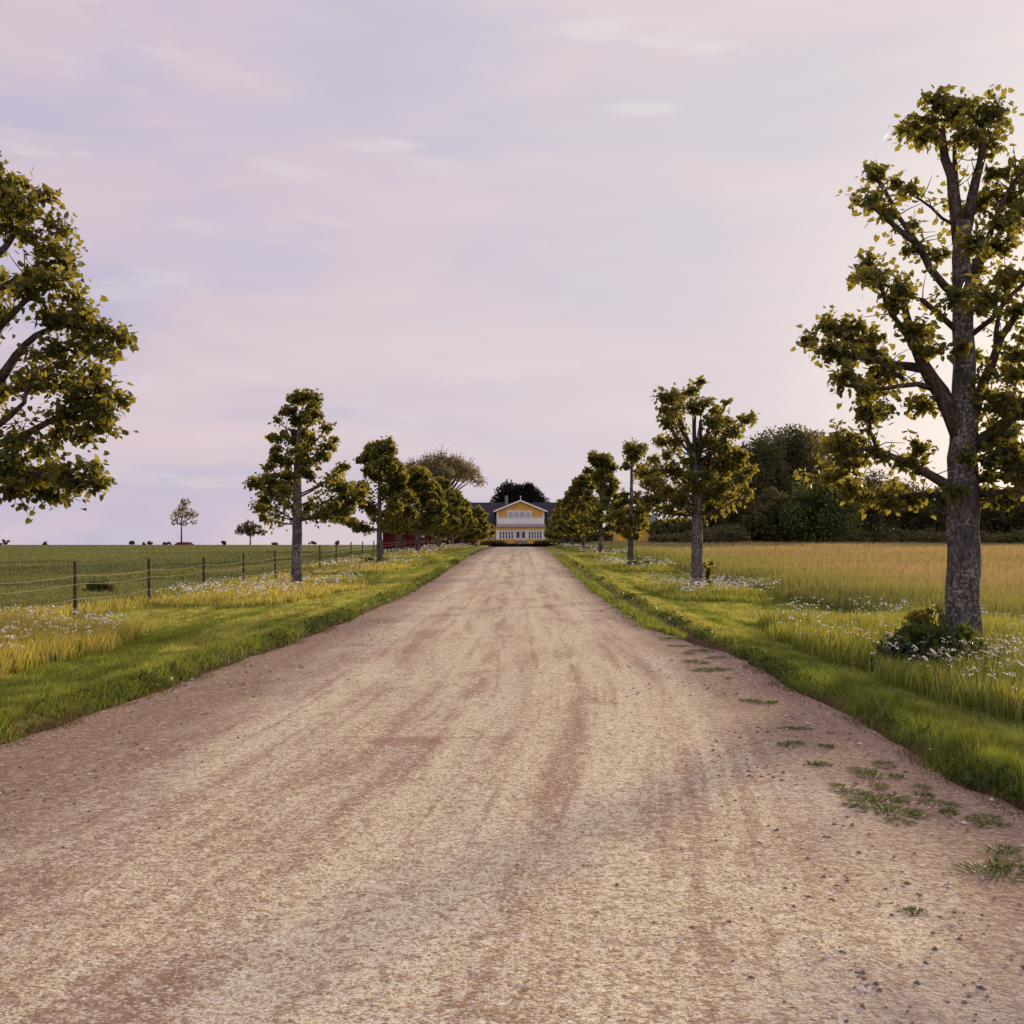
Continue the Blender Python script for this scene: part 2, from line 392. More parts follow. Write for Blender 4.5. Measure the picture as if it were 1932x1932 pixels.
field = m.math('ADD', m.math('MULTIPLY', m.ramp(st1, .42, .64), .30), m.math('ADD', m.math('MULTIPLY', m.ramp(st2, .50, .70), .50), m.math('ADD', m.math('MULTIPLY', m.ramp(pat, .50, .70), .42), m.math('MULTIPLY', trk, .95))))
cc = m.mix(m.ramp(st1, .35, .65, 0, .5), light, (0.545, 0.470, 0.335))
cc = m.mix(m.ramp(field, .1, 1.0, 0, .55), cc, (.36, .245, .165))
cc = m.mix(m.ramp(pat, .30, .42, .40, 0), cc, (0.62, 0.58, 0.50))
for fn_, lo, amt in ((f1, .58, .42), (f2, .55, .58), (f3, .54, .68), (f4, .53, .66)):
    th = m.math('SUBTRACT', fn_, m.math('SUBTRACT', lo, m.math('MULTIPLY', field, .11)))
    cc = m.mix(m.ramp(th, 0.0, .07, 0, amt*1.1), cc, red)
for fn_, hi in ((f2, .42), (f3, .43)):
    cc = m.mix(m.ramp(fn_, hi-.10, hi, .42, 0), cc, (.68, .62, .55))
for sc_, a_ in ((34.0, .55), (72.0, .5)):
    vo = m.node('ShaderNodeTexVoronoi', {'Vector': p, 'Scale': sc_, 'Randomness': 1.0}); vs_ = m.node('ShaderNodeSeparateColor', {0: vo.outputs['Color']})
    cc = m.mix(m.math('MULTIPLY', m.ramp(vs_.outputs[0], .72, .80), m.ramp(vo.outputs['Distance'], .35, .5, a_, 0)), cc, (.20, .125, .09))
    cc = m.mix(m.math('MULTIPLY', m.ramp(vs_.outputs[1], .80, .86), m.ramp(vo.outputs['Distance'], .35, .5, a_*.8, 0)), cc, (.74, .69, .60))
    if sc_ < 50: stone = m.math('MULTIPLY', m.ramp(vs_.outputs[0], .60, .80), m.ramp(vo.outputs['Distance'], .0, .5, 1.0, 0))
g1 = f1; g2 = f2; spk = f2
# reddish loose dirt along the sides
ax = m.math('ABSOLUTE', m.math('ADD', sp.outputs[0], 0.35))
sid = m.math('MULTIPLY', m.ramp(m.math('ADD', ax, m.math('MULTIPLY', pat, 1.0)), 2.15, 3.35), .92)
cc = m.mix(m.math('MULTIPLY', sid, m.ramp(spk, .36, .56, .62, 1.0)), cc, (0.190, 0.118, 0.088))
# shallow damp dip across the drive
dx = m.math('DIVIDE', m.math('ADD', sp.outputs[0], 0.92), 0.36); dy = m.math('DIVIDE', m.math('SUBTRACT', sp.outputs[1], 8.25), 0.20)
dd = m.math('ADD', m.math('ADD', m.math('MULTIPLY', dx, dx), m.math('MULTIPLY', dy, dy)), m.math('MULTIPLY', m.math('SUBTRACT', gr, .5), 1.5))
dd2 = m.math('ADD', m.math('ADD', m.math('MULTIPLY', m.math('MULTIPLY', dx, dx), .17), m.math('POWER', m.math('DIVIDE', m.math('SUBTRACT', sp.outputs[1], 8.42), 0.05), 2.0)), m.math('MULTIPLY', m.math('SUBTRACT', gr, .5), 2.0))
cc = m.mix(m.ramp(dd, .25, 1.1, .62, 0), cc, (.23, .12, .09))
cc = m.mix(m.ramp(dd2, .2, 1.1, .5, 0), cc, (.27, .15, .11))
# grains
cc = m.mix(m.ramp(gr, .58, .70, 0, .55), cc, (.20, .115, .085))
cc = m.mix(m.ramp(gr2, .58, .72, 0, .55), cc, (.24, .14, .10))
cc = m.mix(m.ramp(gr2, .30, .42, .35, 0), cc, (.70, .64, .56))
# greyer compacted patch at the mouth of the drive
gm = m.math('MULTIPLY', m.ramp(sp.outputs[1], 3.5, 4.3, 1, 0), m.ramp(sp.outputs[0], .5, 1.5))
cc = m.mix(m.math('MULTIPLY', gm, .6), cc, (.20, .16, .16))
hgt = m.math('ADD', m.math('MULTIPLY', f3, .9), m.math('ADD', m.math('MULTIPLY', g2, 1.3), m.math('ADD', m.math('MULTIPLY', stone, 1.0), m.math('MULTIPLY', g1, 1.6))))
m.bump(hgt, 0.6, 0.016)
M_GRAVEL = m.base(cc, 0.95, 0.08)
road = fast_mesh("gravel_road", rv, rq.ravel(), np.full(len(rq), 4), M_GRAVEL, smooth=True); tag(road, kind="structure")

# loose stones
def pebbles():
    n = 9000
    D = 3.2*np.exp(rng.random(n)*np.log(26/3.2)); X = (rng.random(n)*1.3-.65)*D
    ok = (X > xLw(D)+.02) & (X < xRw(D)-.02); keep = rng.random(n) < (.35+.65*sstep(.45, .6, fbm(X*1.2, D*.4, 71, 3))); ok &= keep
    D, X = D[ok], X[ok]; n = len(D)
    s = 0.004+0.011*rng.random(n)**3+.0006*D
    base = np.array([(1, 0, 0), (0, 1, 0), (-1, 0, 0), (0, -1, 0), (0, 0, .7), (.7, .7, .45), (-.7, -.6, .5)])[:5]
    F = np.array([(0, 1, 4), (1, 2, 4), (2, 3, 4), (3, 0, 4)])
    a = rng.random(n)*6.28; ca, sa = np.cos(a), np.sin(a)
    V = np.repeat(base[None], n, 0)*(s[:, None, None])*(0.7+.6*rng.random((n, 5, 1)))
    V = np.stack([V[..., 0]*ca[:, None]*1.3-V[..., 1]*sa[:, None], V[..., 0]*sa[:, None]*1.3+V[..., 1]*ca[:, None], V[..., 2]], -1)
    # follow the road surface
    z = gh(X, D)+.006+road_h(X, D)+.014
    V += np.stack([X, D, z-0.002], -1)[:, None]
    t = rng.random(n)[:, None]
    col = np.where(t < .55, np.array((.16, .085, .06)), np.where(t < .8, np.array((.45, .40, .36)), np.array((.09, .075, .075))))
    L_ = (F[None]+np.arange(n)[:, None, None]*5).reshape(-1)
    mm = Mat("stone_grit"); mm.base(mm.node('ShaderNodeAttribute', attribute_name='Col').outputs['Color'], .9, .15)
    o = fast_mesh("loose_gravel", V.reshape(-1, 3), L_, np.full(n*4, 3), mm.m, cols=np.repeat(col, 5, 0))
    tag(o, "loose reddish stones and grit scattered over the sandy drive", "gravel", kind="stuff")
pebbles()

# ------------------------------------------------------------------ grass
def sample(n, d0, d1, u0, u1, fn):
    xs, ds, tot = [], [], 0
    for _ in range(60):
        D = d0*np.exp(rng.random(n)*np.log(d1/d0)); X = (u0+(u1-u0)*rng.random(n))*D
        p_ = fn(X, D); ok = rng.random(n) < p_
        xs.append(X[ok]); ds.append(D[ok]); tot += ok.sum()
        if tot >= n: break
    return np.concatenate(xs)[:n], np.concatenate(ds)[:n]
def blades(name, X, D, h, w, lean, c0, c1, seg2=True, head=None, label=None, cat='grass'):
    n = len(X); z = gh(X, D)-.01
    a = rng.random(n)*6.283; la = rng.random(n)*6.283
    ux, uy = np.cos(a)*w, np.sin(a)*w
    # blades mostly face the light edge-on at random
    lx = np.cos(la)*lean*h + 0.10*h; ly = np.sin(la)*lean*h
    P = np.stack([X, D, z], 1)
    Wd = np.stack([ux, uy, np.zeros(n)], 1)
    tip = P+np.stack([lx, ly, h], 1)
    if seg2:
        midp = P+np.stack([lx*.32, ly*.32, h*.55], 1)
        k = 1.0 if head is None else head
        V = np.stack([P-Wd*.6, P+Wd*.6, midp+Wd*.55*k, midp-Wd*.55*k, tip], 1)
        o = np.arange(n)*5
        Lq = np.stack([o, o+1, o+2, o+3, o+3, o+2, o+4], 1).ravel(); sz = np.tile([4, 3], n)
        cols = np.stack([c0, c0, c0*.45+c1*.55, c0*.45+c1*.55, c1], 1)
    else:
        V = np.stack([P-Wd*.5, P+Wd*.5, tip], 1)
        o = np.arange(n)*3; Lq = np.stack([o, o+1, o+2], 1).ravel(); sz = np.full(n, 3)
        cols = np.stack([c0, c0, c1], 1)
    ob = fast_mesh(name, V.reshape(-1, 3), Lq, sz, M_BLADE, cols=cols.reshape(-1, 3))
    tag(ob, label, cat, kind="stuff"); return ob
def pick(n, pal, jit=.2):
    pal = np.array(pal); k = rng.integers(0, len(pal), n); return pal[k]*(1-jit+2*jit*rng.random((n, 1)))

def gedge(X, D):   # 1 on turf, 0 on gravel
    r0 = xRw(D)
    d_ = np.maximum(xLw(D)-X, X-r0); nn_ = vnoise(X*5, D*3.5, 86)
    return np.where(d_ > 0, 1.0, np.clip((nn_-.45)*3, 0, 1)*(1-sstep(0, .30, -d_))*.6)
def mown_p(X, D):
    isl = island(X, D)
    rut_ = (X-2.72-edge_wob(D*.4, 13)); inrut = (rut_ > .03) & (rut_ < .27) & (D > 15) & (D < 80)
    p_ = gedge(X, D)*(isl > .93)*(X > -9.3)*(X < field_edge(D)+.3)*1.0
    # bare earth lip at the right-hand edge near the camera
    lip = X-np.maximum(xRw(D), 2.95+edge_wob(D, 9)); near = (D < 17) & (X > 0)
    p_ = p_*np.where(near, sstep(-.12, .34, lip+.30*(vnoise(X*4, D*3, 87)-.5)), 1.0)
    lipl = xLw(D)-X
    p_ = p_*np.where(X < 0, sstep(-.04, .30, lipl+.28*(vnoise(X*4, D*3, 88)-.5)), 1)
    return p_*np.where(inrut, .06, 1)
for side_, nm, u0, u1, lab, n_ in (('left', "short_grass", -1.3, 0.0, "short mown grass on the left verge between gravel and flowers", 150000), ('right', "short_grass", 0.0, 1.1, "short mown grass on the right verge beside the gravel", 170000)):
    X, D = sample(n_, 4.2, 75, u0, u1, mown_p); n = len(X)
    el_ = np.minimum(np.abs(xLw(D)-X), np.abs(X-xRw(D)))
    h = (.030+.038*rng.random(n))*(1+.9*(1-sstep(.1, .7, el_)))+.0005*D
    h *= .6+.5*fbm(X*1.5, D*1.5, 81, 3)+.55*vnoise(X*6, D*4, 85)
    h *= np.where(D < 20, 1+.5*rng.random(n)*(rng.random(n) < .15), 1)
    stripe = sstep(.40, .50, fbm(X*1.7, D*.10, 82, 3))*sstep(.25, .9, el_)
    stripe = stripe*np.where(X < 0, 1.0, .55+.4*sstep(14, 22, D))
    g0 = pick(n, [(.13, .18, .032), (.18, .24, .042), (.24, .28, .05), (.17, .20, .05)])
    g1 = pick(n, [(.46, .45, .12), (.40, .41, .10), (.52, .48, .19)])
    k = (stripe*(.30+.6*rng.random(n)))[:, None]; cc_ = g0*(1-k)+g1*k
    cc_ = cc_*((.62+.76*vnoise(X*4, D*2.5, 83))*(.7+.6*vnoise(X*11, D*7, 84)))[:, None]
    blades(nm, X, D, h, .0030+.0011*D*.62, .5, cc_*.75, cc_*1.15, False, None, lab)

def lip_p(X, D):
    e1 = X-np.maximum(xRw(D), 2.95+edge_wob(D, 9)); e2 = xLw(D)-X; q = np.where(X > 0, e1, e2)
    return sstep(-.22, .0, q+.25*(vnoise(X*5, D*4, 93)-.5))*(1-sstep(.10, .30, q))*(.35+.65*sstep(.4, .6, vnoise(D*1.3, D*0, 94)))
X, D = sample(15000, 4.8, 40, -1.1, .62, lip_p); n = len(X)
blades("dead_grass", X, D, .03+.06*rng.random(n), .0028+.0009*D*.6, .9, pick(n, [(.10, .065, .04), (.16, .11, .06), (.07, .045, .03)]), pick(n, [(.22, .16, .09), (.14, .10, .05), (.12, .15, .04)]), False, None, "dead brown stalks and roots along the bare lips of both verges")
def tall_p(X, D):
    isl = island(X, D); a = 1-sstep(.88, 1.02, isl); b = fence_strip(X, D)*.22
    return np.clip(np.maximum(a, b), 0, 1)*(X > -11.2)*(X < field_edge(D)+.2)*(gedge(X, D))
for nm, u0, u1, lab, n_ in (("tall_grass", -1.0, 0.0, "tall golden unmown grass round the left trees and fence", 95000), ("tall_grass", 0.0, 1.0, "tall green unmown grass round the right hand trees", 95000)):
    X, D = sample(n_, 5.0, 140, u0, u1, tall_p); n = len(X)
    isl = np.minimum(island(X, D), 1.1); ctr = 1-sstep(.25, 1.0, isl)
    h = (.18+.30*rng.random(n))*(.75+.60*ctr)*(.7+.6*fbm(X*.8, D*.8, 91, 3))*np.where(X < 0, 1.2, 1.0)*(1-.35*sstep(18, 24, D))*(.55+.45*sstep(0, .55, np.hypot(X-np.where(X < 0, -7.17, 5.64), (D % 19.15)*0+1)))
    g0 = pick(n, [(.09, .13, .025), (.12, .17, .03), (.14, .17, .035)])
    if u0 < 0: g1 = pick(n, [(.66, .55, .15), (.60, .51, .14), (.46, .44, .11), (.68, .52, .22), (.34, .36, .08)])  # straw tips, gilded further to carry low sunlight in the colour
    else: g1 = pick(n, [(.27, .31, .06), (.40, .38, .09), (.52, .43, .16), (.22, .27, .055), (.25, .31, .06)])
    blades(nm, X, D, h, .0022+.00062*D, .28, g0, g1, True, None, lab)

def field_p(X, D): return sstep(-.25, .25, X-field_edge(D))*(D < 158)
X, D = sample(190000, 11.0, 158, 0.0, .72, field_p); n = len(X)
e_ = X-field_edge(D)
h = (.40+.34*rng.random(n))*(.55+.45*sstep(-.2, 1.6, e_))*(.78+.5*fbm(X*.25, D*.25, 101, 3))
g0 = pick(n, [(.10, .15, .03), (.13, .17, .035), (.12, .14, .035)])
g1 = pick(n, [(.46, .33, .22), (.40, .28, .20), (.47, .37, .21), (.31, .27, .14), (.38, .28, .22)])
tan_ = sstep(.38, .60, fbm(X*.10, D*.05, 104, 4))[:, None]*.55; g1 = g1*(1-tan_)+np.array((.27, .24, .12))*tan_*(.8+.4*rng.random((n, 1)))
grn = (1-sstep(.6, 8.0, e_+(fbm(X*.5, D*.3, 103, 3)-.4)*5))[:, None]*.70
g1 = g1*(1-grn)+np.array((.22, .27, .065))*grn
blades("meadow_grass", X, D, h, .0024+.00060*D, .20, g0, g1, True, 1.0, "tall pink brown hay meadow stretching to the dark wood")

def past_p(X, D): return (X < -9.9)*1.0*(D < 390)
X, D = sample(90000, 16.0, 390, -.70, 0.0, past_p); n = len(X)
h = (.06+.10*rng.random(n))*(1+.9*sstep(.5, .62, fbm(X*.35, D*.2, 111, 3)))
g0 = pick(n, [(.065, .095, .028), (.085, .11, .033)]); g1 = pick(n, [(.14, .175, .055), (.18, .19, .065), (.26, .21, .10), (.12, .155, .05)])
tn = sstep(.45, .62, fbm(X*.15, D*.08, 113, 3))[:, None]*.5
g1 = g1*(1-tn)+np.array((.24, .19, .08))*tn
blades("pasture_grass", X, D, h, .002+.0007*D, .4, g0, g1, False, None, "grazed green pasture beyond the wire fence on the left")

# ------------------------------------------------------------------ leaves
LEAF = np.array([(0, 0, 0), (.30, .22, .05), (.50, .02, .0), (.34, -.0, 0), (-.30, .22, .05), (-.50, .02, 0)])
def leaf_arrays(P, size, outdir, droop=.5, up=None):
    """heart shaped leaf of two folded halves"""
    n = len(P)
    ax = outdir*.7+rng.normal(0, .45, (n, 3))+np.array((0, 0, -droop)); ax /= np.linalg.norm(ax, axis=1)[:, None]+1e-9
    nr = rng.normal(0, .8, (n, 3))+np.array((0, 0, .8)); sd_ = np.cross(nr, ax); sd_ /= np.linalg.norm(sd_, axis=1)[:, None]+1e-9
    nn = np.cross(ax, sd_)
    s = size[:, None]
    b = P; tip = P+ax*s*1.0
    l1 = P+(-ax*.05+sd_*.36+nn*.10)*s; l2 = P+(ax*.50+sd_*.40+nn*.06)*s
    r1 = P+(-ax*.05-sd_*.36+nn*.10)*s; r2 = P+(ax*.50-sd_*.40+nn*.06)*s
    V = np.stack([b+ax*s*.06, r1, r2, tip, l2, l1], 1)
    o = np.arange(n)*6
    Lq = np.stack([o, o+1, o+2, o+3, o, o+3, o+4, o+5], 1)
    return V, Lq
class Leaves:
    def __init__(s): s.P = []; s.s = []; s.o = []
    def puff(s, c, r, n, size, flat=1.0, shell=.45):
        d = rng.normal(0, 1, (n, 3)); d /= np.linalg.norm(d, axis=1)[:, None]
        rr = r*(shell+(1-shell)*rng.random(n))*(.85+.3*rng.random(n)); p_ = d*rr[:, None]; p_[:, 2] *= flat
        s.P.append(np.asarray(c)+p_); s.s.append(size*(.6+.7*rng.random(n))); s.o.append(d)
    def pts(s, P, o, size): s.P.append(P); s.o.append(o); s.s.append(size)
    def build(s, name, mat, parent, droop=.5):
        P = np.concatenate(s.P); sz = np.concatenate(s.s); o = np.concatenate(s.o)
        V, Lq = leaf_arrays(P, sz, o, droop)
        return fast_mesh(name, V.reshape(-1, 3), Lq.ravel(), np.full(len(P)*2, 4), mat, parent)

def twiggy(lv, mb, c, r, n, size, tw=9, tubes=True):
    """pollard knuckle: a fistful of shoots carrying leaves"""
    c = np.asarray(c, float); per = max(3, n//tw)
    for k in range(tw):
        d = rng.normal(0, 1, 3); d[2] = abs(d[2])*.9-.25; d /= np.linalg.norm(d)
        Ls = r*(.50+.80*rng.random()**1.3)
        a = c-d*r*.15; b = c+d*Ls*.6+rng.normal(0, .05*r, 3); e = c+d*Ls+np.array((0, 0, -.10*Ls))
        if tubes: mb.tube([a, b, e], [.011, .007, .003], 3, False)
        t = rng.random(per)**.8
        P = c+np.outer(t, (e-c))+rng.normal(0, r*.20, (per, 3))
        lv.pts(P, np.tile(d, (per, 1))*.6+rng.normal(0, .4, (per, 3)), size*(.55+.65*rng.random(per)))

GRP = "pollarded lime trees lining the gravel drive"
def curve(p0, p1, p2, n=5):
    t = np.linspace(0, 1, n)[:, None]; return (1-t)**2*np.asarray(p0)+2*t*(1-t)*np.asarray(p1)+t*t*np.asarray(p2)
def lime(X, D, label, clusters, trunk, nleaf=110, size=.10, seed=1, stems=(), limbs=(), tubes=True, sides=12, leafmat=None, dyspread=.75, front=6, spread=1.0):
    """clusters: (dx, z, r[, dy]) metres from the tree foot; trunk: list of (dx, z, radius)"""
    random.seed(seed); z0 = float(gh(X, D))-.05
    lift = old_h(X, D)-.05-z0
    clusters = [(c_[0], c_[1]+lift)+tuple(c_[2:]) for c_ in clusters]
    trunk = [(a, 0 if b == 0 else b+lift, c_) for a, b, c_ in trunk]
    stems = [[(a, c_+lift, b, r_) for a, c_, b, r_ in p_] for p_ in stems]; limbs = [[(a, c_+lift, b, r_) for a, c_, b, r_ in p_] for p_ in limbs]
    root = empty("lime_tree", (X, D, z0)); tag(root, label, "tree", GRP)
    tb = MB(); P = []; R = []
    tr = sorted(trunk, key=lambda q: q[1])
    zs = np.linspace(0, tr[-1][1], 26)
    tx = np.interp(zs, [q[1] for q in tr], [q[0] for q in tr]); tr_r = np.interp(zs, [q[1] for q in tr], [q[2] for q in tr])
    ty = .03*np.sin(zs*1.3+seed)
    for a, b, c_, r_ in zip(tx, ty, zs, tr_r):
        fl = 1+.5*max(0, 1-c_/.35)**2
        P.append((X+a, D+b, z0+c_)); R.append(r_*fl)
    tb.tube(P, R, sides, wob=.05); tb.build("trunk", M_BARK, root, True)
    def tp(z): return np.array((X+np.interp(z, zs, tx), D+np.interp(z, zs, ty), z0+z))
    br = MB(); lv = Leaves(); ztop = tr[-1][1]
    for pts in list(stems)+list(limbs):
        q = np.array([(X+a, D+b, z0+c_) for a, c_, b, r_ in pts]); rr = [k[3] for k in pts]
        # smooth the path a little
        qq = [q[0]]; r2 = [rr[0]]
        for i in range(len(q)-1):
            qq += [(q[i]*.5+q[i+1]*.5)+rng.normal(0, .012, 3), q[i+1]]; r2 += [(rr[i]+rr[i+1])/2, rr[i+1]]
        br.tube(qq, r2, 7, wob=.05)
        if limbs and rr[0] < .085:
            Pq = np.array(qq); t_ = rng.random(int(11*len(pts)))**.7*(len(qq)-1.001); i0 = t_.astype(int); f_ = (t_-i0)[:, None]
            off = rng.normal(0, .11, (len(t_), 3)); lv.pts(Pq[i0]*(1-f_)+Pq[i0+1]*f_+off, off*6, size*(.55+.6*rng.random(len(t_))))
            for q0 in range(2, len(qq)-1):
                for _ in range(2):
                    d = rng.normal(0, 1, 3); d[2] = abs(d[2]); d /= np.linalg.norm(d); br.tube([qq[q0], qq[q0]+d*.16, qq[q0]+d*.32+rng.normal(0, .04, 3)], [.010, .007, .003], 3, False)
    rs = np.random.default_rng(seed*13+1)
    cl = [(c_[0], c_[1], c_[2], (c_[3] if len(c_) > 3 else rs.uniform(-1, 1)*dyspread*(.5+.5*min(1, abs(c_[0]))))) for c_ in clusters]
    zb = min(c_[1] for c_ in cl)+.2
    for k in range(front):
        a = rs.uniform(0, 6.28); z = rs.uniform(zb, ztop-.2); s_ = (1-.55*(z-zb)/max(.1, ztop-zb))
        cl.append((math.cos(a)*.55*s_, z, .26, math.sin(a)*1.45*s_))
    auto = [] if limbs else cl
    for (dx, z, r, dy) in cl:
        c_ = np.array((X+dx, D+dy, z0+z))
        dist = math.hypot(dx, dy)
        if not limbs or abs(dy) > 1.0:
            za = max(min(z-.55*dist-.1, ztop-.15), zb-.35 if z > zb else z-.25)
            za = min(za, z-.02) if dist > .25 else z-.3
            za = max(za, zb-.45)
            if za < ztop and (dist > .5 or rs.random() < .45):
                A = tp(za); mid_ = A*.45+c_*.55+np.array((dx*.10, 0, -.16*dist*rs.uniform(.2, 1)))
                r0 = .012+.012*dist+.008*rs.random()
                if dist > .5:
                    cv_ = curve(A, mid_, c_, 9); nn_ = int(nleaf*.26*dist); t_ = 2.5+rng.random(nn_)*5.4; i0 = t_.astype(int); f_ = (t_-i0)[:, None]
                    off = rng.normal(0, .11, (nn_, 3)); lv.pts(cv_[i0]*(1-f_)+cv_[np.minimum(i0+1, 8)]*f_+off, off*6, size*(.6+.6*rng.random(nn_)))
                br.tube(curve(A, mid_, c_), np.linspace(r0, .018, 5), 6, wob=.06)
                br.tube([c_-(0, 0, .04), c_+(0, 0, .05)], [.036, .025], 5)
        twiggy(lv, br, c_, r*spread, int(nleaf*(r/.3)**1.6)+6, size, tw=9 if tubes else 7, tubes=tubes)
    br.build("branches", M_LIMB, root, True)
    lv.build("foliage", leafmat or M_LEAF, root)
    return root

# ---- nearest tree on the right, laid out limb by limb
s1 = 13.0/1932
def q1(px, py, dy=0, r=.03): return ((px-1818)*s1, (1203-py)*s1, dy, r*.84)
T1trunk = [((px-1818)*s1, (1203-py)*s1, r*s1) for px, py, r in ((1820, 1203, 34), (1817, 1120, 31), (1818, 1000, 29), (1818, 900, 29), (1821, 800, 25), (1823, 700, 21), (1822, 620, 19), (1818, 540, 18), (1815, 450, 16), (1816, 392, 15))]
T1stems = [[q1(1812, 430, 0, .11), q1(1800, 340, 0, .085), q1(1787, 270, .05, .065), q1(1782, 215, .05, .05)],
           [q1(1818, 430, 0, .10), q1(1832, 350, -.05, .075), q1(1846, 280, -.1, .06), q1(1850, 205, -.1, .04)],
           [q1(1815, 400, .05, .06), q1(1815, 320, .15, .045), q1(1812, 240, .15, .03)]]
T1limbs = [
 [q1(1806, 400, 0, .03), q1(1765, 360, .1, .02), q1(1728, 330, .2, .015)],
 [q1(1812, 540, 0, .07), q1(1750, 484, -.1, .055), q1(1719, 441, -.2, .05), q1(1680, 410, -.2, .04), q1(1630, 372, -.25, .03)],
 [q1(1719, 441, -.2, .045), q1(1690, 385, -.1, .035), q1(1672, 335, 0, .03), q1(1655, 306, 0, .035)],
 [q1(1810, 600, 0, .05), q1(1760, 530, .3, .04), q1(1720, 500, .5, .03), q1(1670, 475, .7, .022)],
 [q1(1815, 800, 0, .15), q1(1776, 714, 0, .125), q1(1745, 665, 0, .10), q1(1715, 606, -.1, .07), q1(1700, 540, -.1, .04)],
 [q1(1748, 670, 0, .08), q1(1690, 655, .2, .055), q1(1640, 612, .3, .045), q1(1580, 588, .35, .03)],
 [q1(1755, 705, 0, .05), q1(1715, 705, -.3, .04), q1(1640, 718, -.5, .03), q1(1568, 715, -.6, .02)],
 [q1(1720, 620, -.05, .06), q1(1668, 575, -.3, .04), q1(1640, 520, -.4, .025)],
 [q1(1700, 690, -.1, .04), q1(1640, 660, -.3, .03), q1(1555, 650, -.4, .02)],
 [q1(1810, 895, 0, .09), q1(1760, 872, 0, .07), q1(1700, 845, -.1, .055), q1(1640, 822, -.2, .045), q1(1585, 832, -.3, .025)],
 [q1(1646, 822, -.2, .035), q1(1632, 790, -.2, .03), q1(1635, 752, -.2, .02)],
 [q1(1810, 912, 0, .06), q1(1760, 905, .3, .05), q1(1700, 912, .5, .04), q1(1640, 902, .7, .02)],
 [q1(1824, 520, 0, .05), q1(1871, 411, 0, .04), q1(1906, 330, 0, .03), q1(1940, 290, 0, .03)],
 [q1(1826, 530, 0, .05), q1(1880, 440, .3, .04), q1(1915, 400, .4, .03), q1(1965, 360, .4, .02)],
 [q1(1828, 610, 0, .045), q1(1884, 545, -.3, .035), q1(1935, 500, -.4, .03), q1(1985, 470, -.5, .02)],
 [q1(1832, 780, 0, .10), q1(1865, 690, .1, .075), q1(1897, 606, .1, .06), q1(1935, 550, .1, .04), q1(2000, 520, .1, .03)],
 [q1(1888, 630, .1, .045), q1(1884, 580, 0, .035), q1(1905, 500, 0, .02)],
 [q1(1835, 820, 0, .11), q1(1890, 770, -.2, .085), q1(1960, 720, -.3, .06), q1(2040, 660, -.3, .04), q1(2090, 640, -.3, .02)],
 [q1(1835, 880, 0, .08), q1(1900, 868, .2, .06), q1(1980, 888, .3, .05), q1(2060, 860, .3, .03)],
 [q1(1835, 905, 0, .05), q1(1880, 900, -.5, .04), q1(1960, 930, -.8, .02)]]
T1cl = []
for px, py, r, dy in ((1795, 195, .42, .1), (1745, 205, .32, .3), (1850, 200, .36, -.2), (1800, 245, .30, -.3), (1870, 235, .25, .2), (1735, 240, .22, -.1), (1820, 175, .25, 0), (1765, 170, .22, 0),
    (1654, 303, .24, 0), (1690, 320, .12, 0), (1728, 322, .18, .2), (1628, 368, .26, -.25), (1660, 392, .15, -.2), (1725, 400, .12, 0), (1715, 450, .15, -.2), (1770, 450, .2, .1),
    (1667, 470, .24, .7), (1625, 515, .26, -.4), (1640, 470, .15, 0), (1698, 530, .28, -.1), (1672, 560, .22, -.3), (1576, 582, .32, .35), (1620, 588, .28, .3), (1655, 605, .22, .2), (1550, 648, .30, -.4), (1535, 615, .18, .2),
    (1590, 660, .2, -.3), (1654, 684, .30, -.1), (1640, 640, .28, .1), (1700, 610, .22, -.4), (1745, 600, .22, .2), (1740, 640, .2, -.3), (1560, 706, .26, -.6), (1610, 722, .15, -.5), (1680, 700, .22, .5), (1640, 755, .30, -.2), (1670, 740, .2, .3),
    (1568, 830, .34, -.3), (1600, 805, .28, .1), (1620, 850, .26, .2), (1580, 870, .28, .4), (1650, 835, .16, -.2), (1700, 850, .16, -.1), (1740, 820, .22, .1), (1755, 858, .16, .3), (1700, 905, .24, .5), (1650, 900, .26, .7), (1610, 900, .22, .3), (1740, 920, .2, .4), (1690, 928, .2, .2), (1780, 905, .15, -.3),
    (1840, 560, .2, -.2), (1850, 480, .22, .2), (1840, 370, .2, .1), (1880, 400, .26, -.2), (1870, 350, .22, .2), (1900, 430, .28, .3), (1940, 290, .32, 0), (1905, 340, .26, .1), (1930, 380, .26, .4), (1965, 355, .3, .4), (1880, 300, .18, 0),
    (1900, 500, .22, 0), (1880, 520, .22, -.3), (1935, 495, .26, -.4), (1985, 465, .3, -.5), (1920, 560, .2, .1), (2000, 515, .3, .1), (1960, 600, .26, .2), (1900, 650, .24, -.3), (1925, 680, .28, .1), (1865, 735, .28, -.3), (1890, 740, .3, -.1), (1870, 790, .28, -.4), (1900, 800, .3, .2), (1850, 640, .14, .2),
    (1935, 745, .3, -.2), (2040, 655, .32, -.3), (2090, 635, .3, -.3), (2000, 700, .3, .2), (1880, 835, .32, -.3), (1910, 870, .32, -.2), (1850, 850, .22, -.4), (1940, 840, .28, .3), (1980, 885, .3, .3), (2060, 860, .34, .3), (1880, 905, .2, .2), (1960, 930, .26, -.8), (1900, 920, .2, .1), (2020, 780, .3, .1), (1845, 690, .15, -.3), (1800, 840, .16, -.4), (1795, 640, .14, -.3)):
    T1cl.append(((px-1818)*s1, (1203-py)*s1, r, dy))
lime(5.64, 13.0, "tall lime with thick lichened trunk and dark shrub at foot, nearest on the right", T1cl, T1trunk, 185, .088, 3, T1stems, T1limbs, True, 16, front=5)

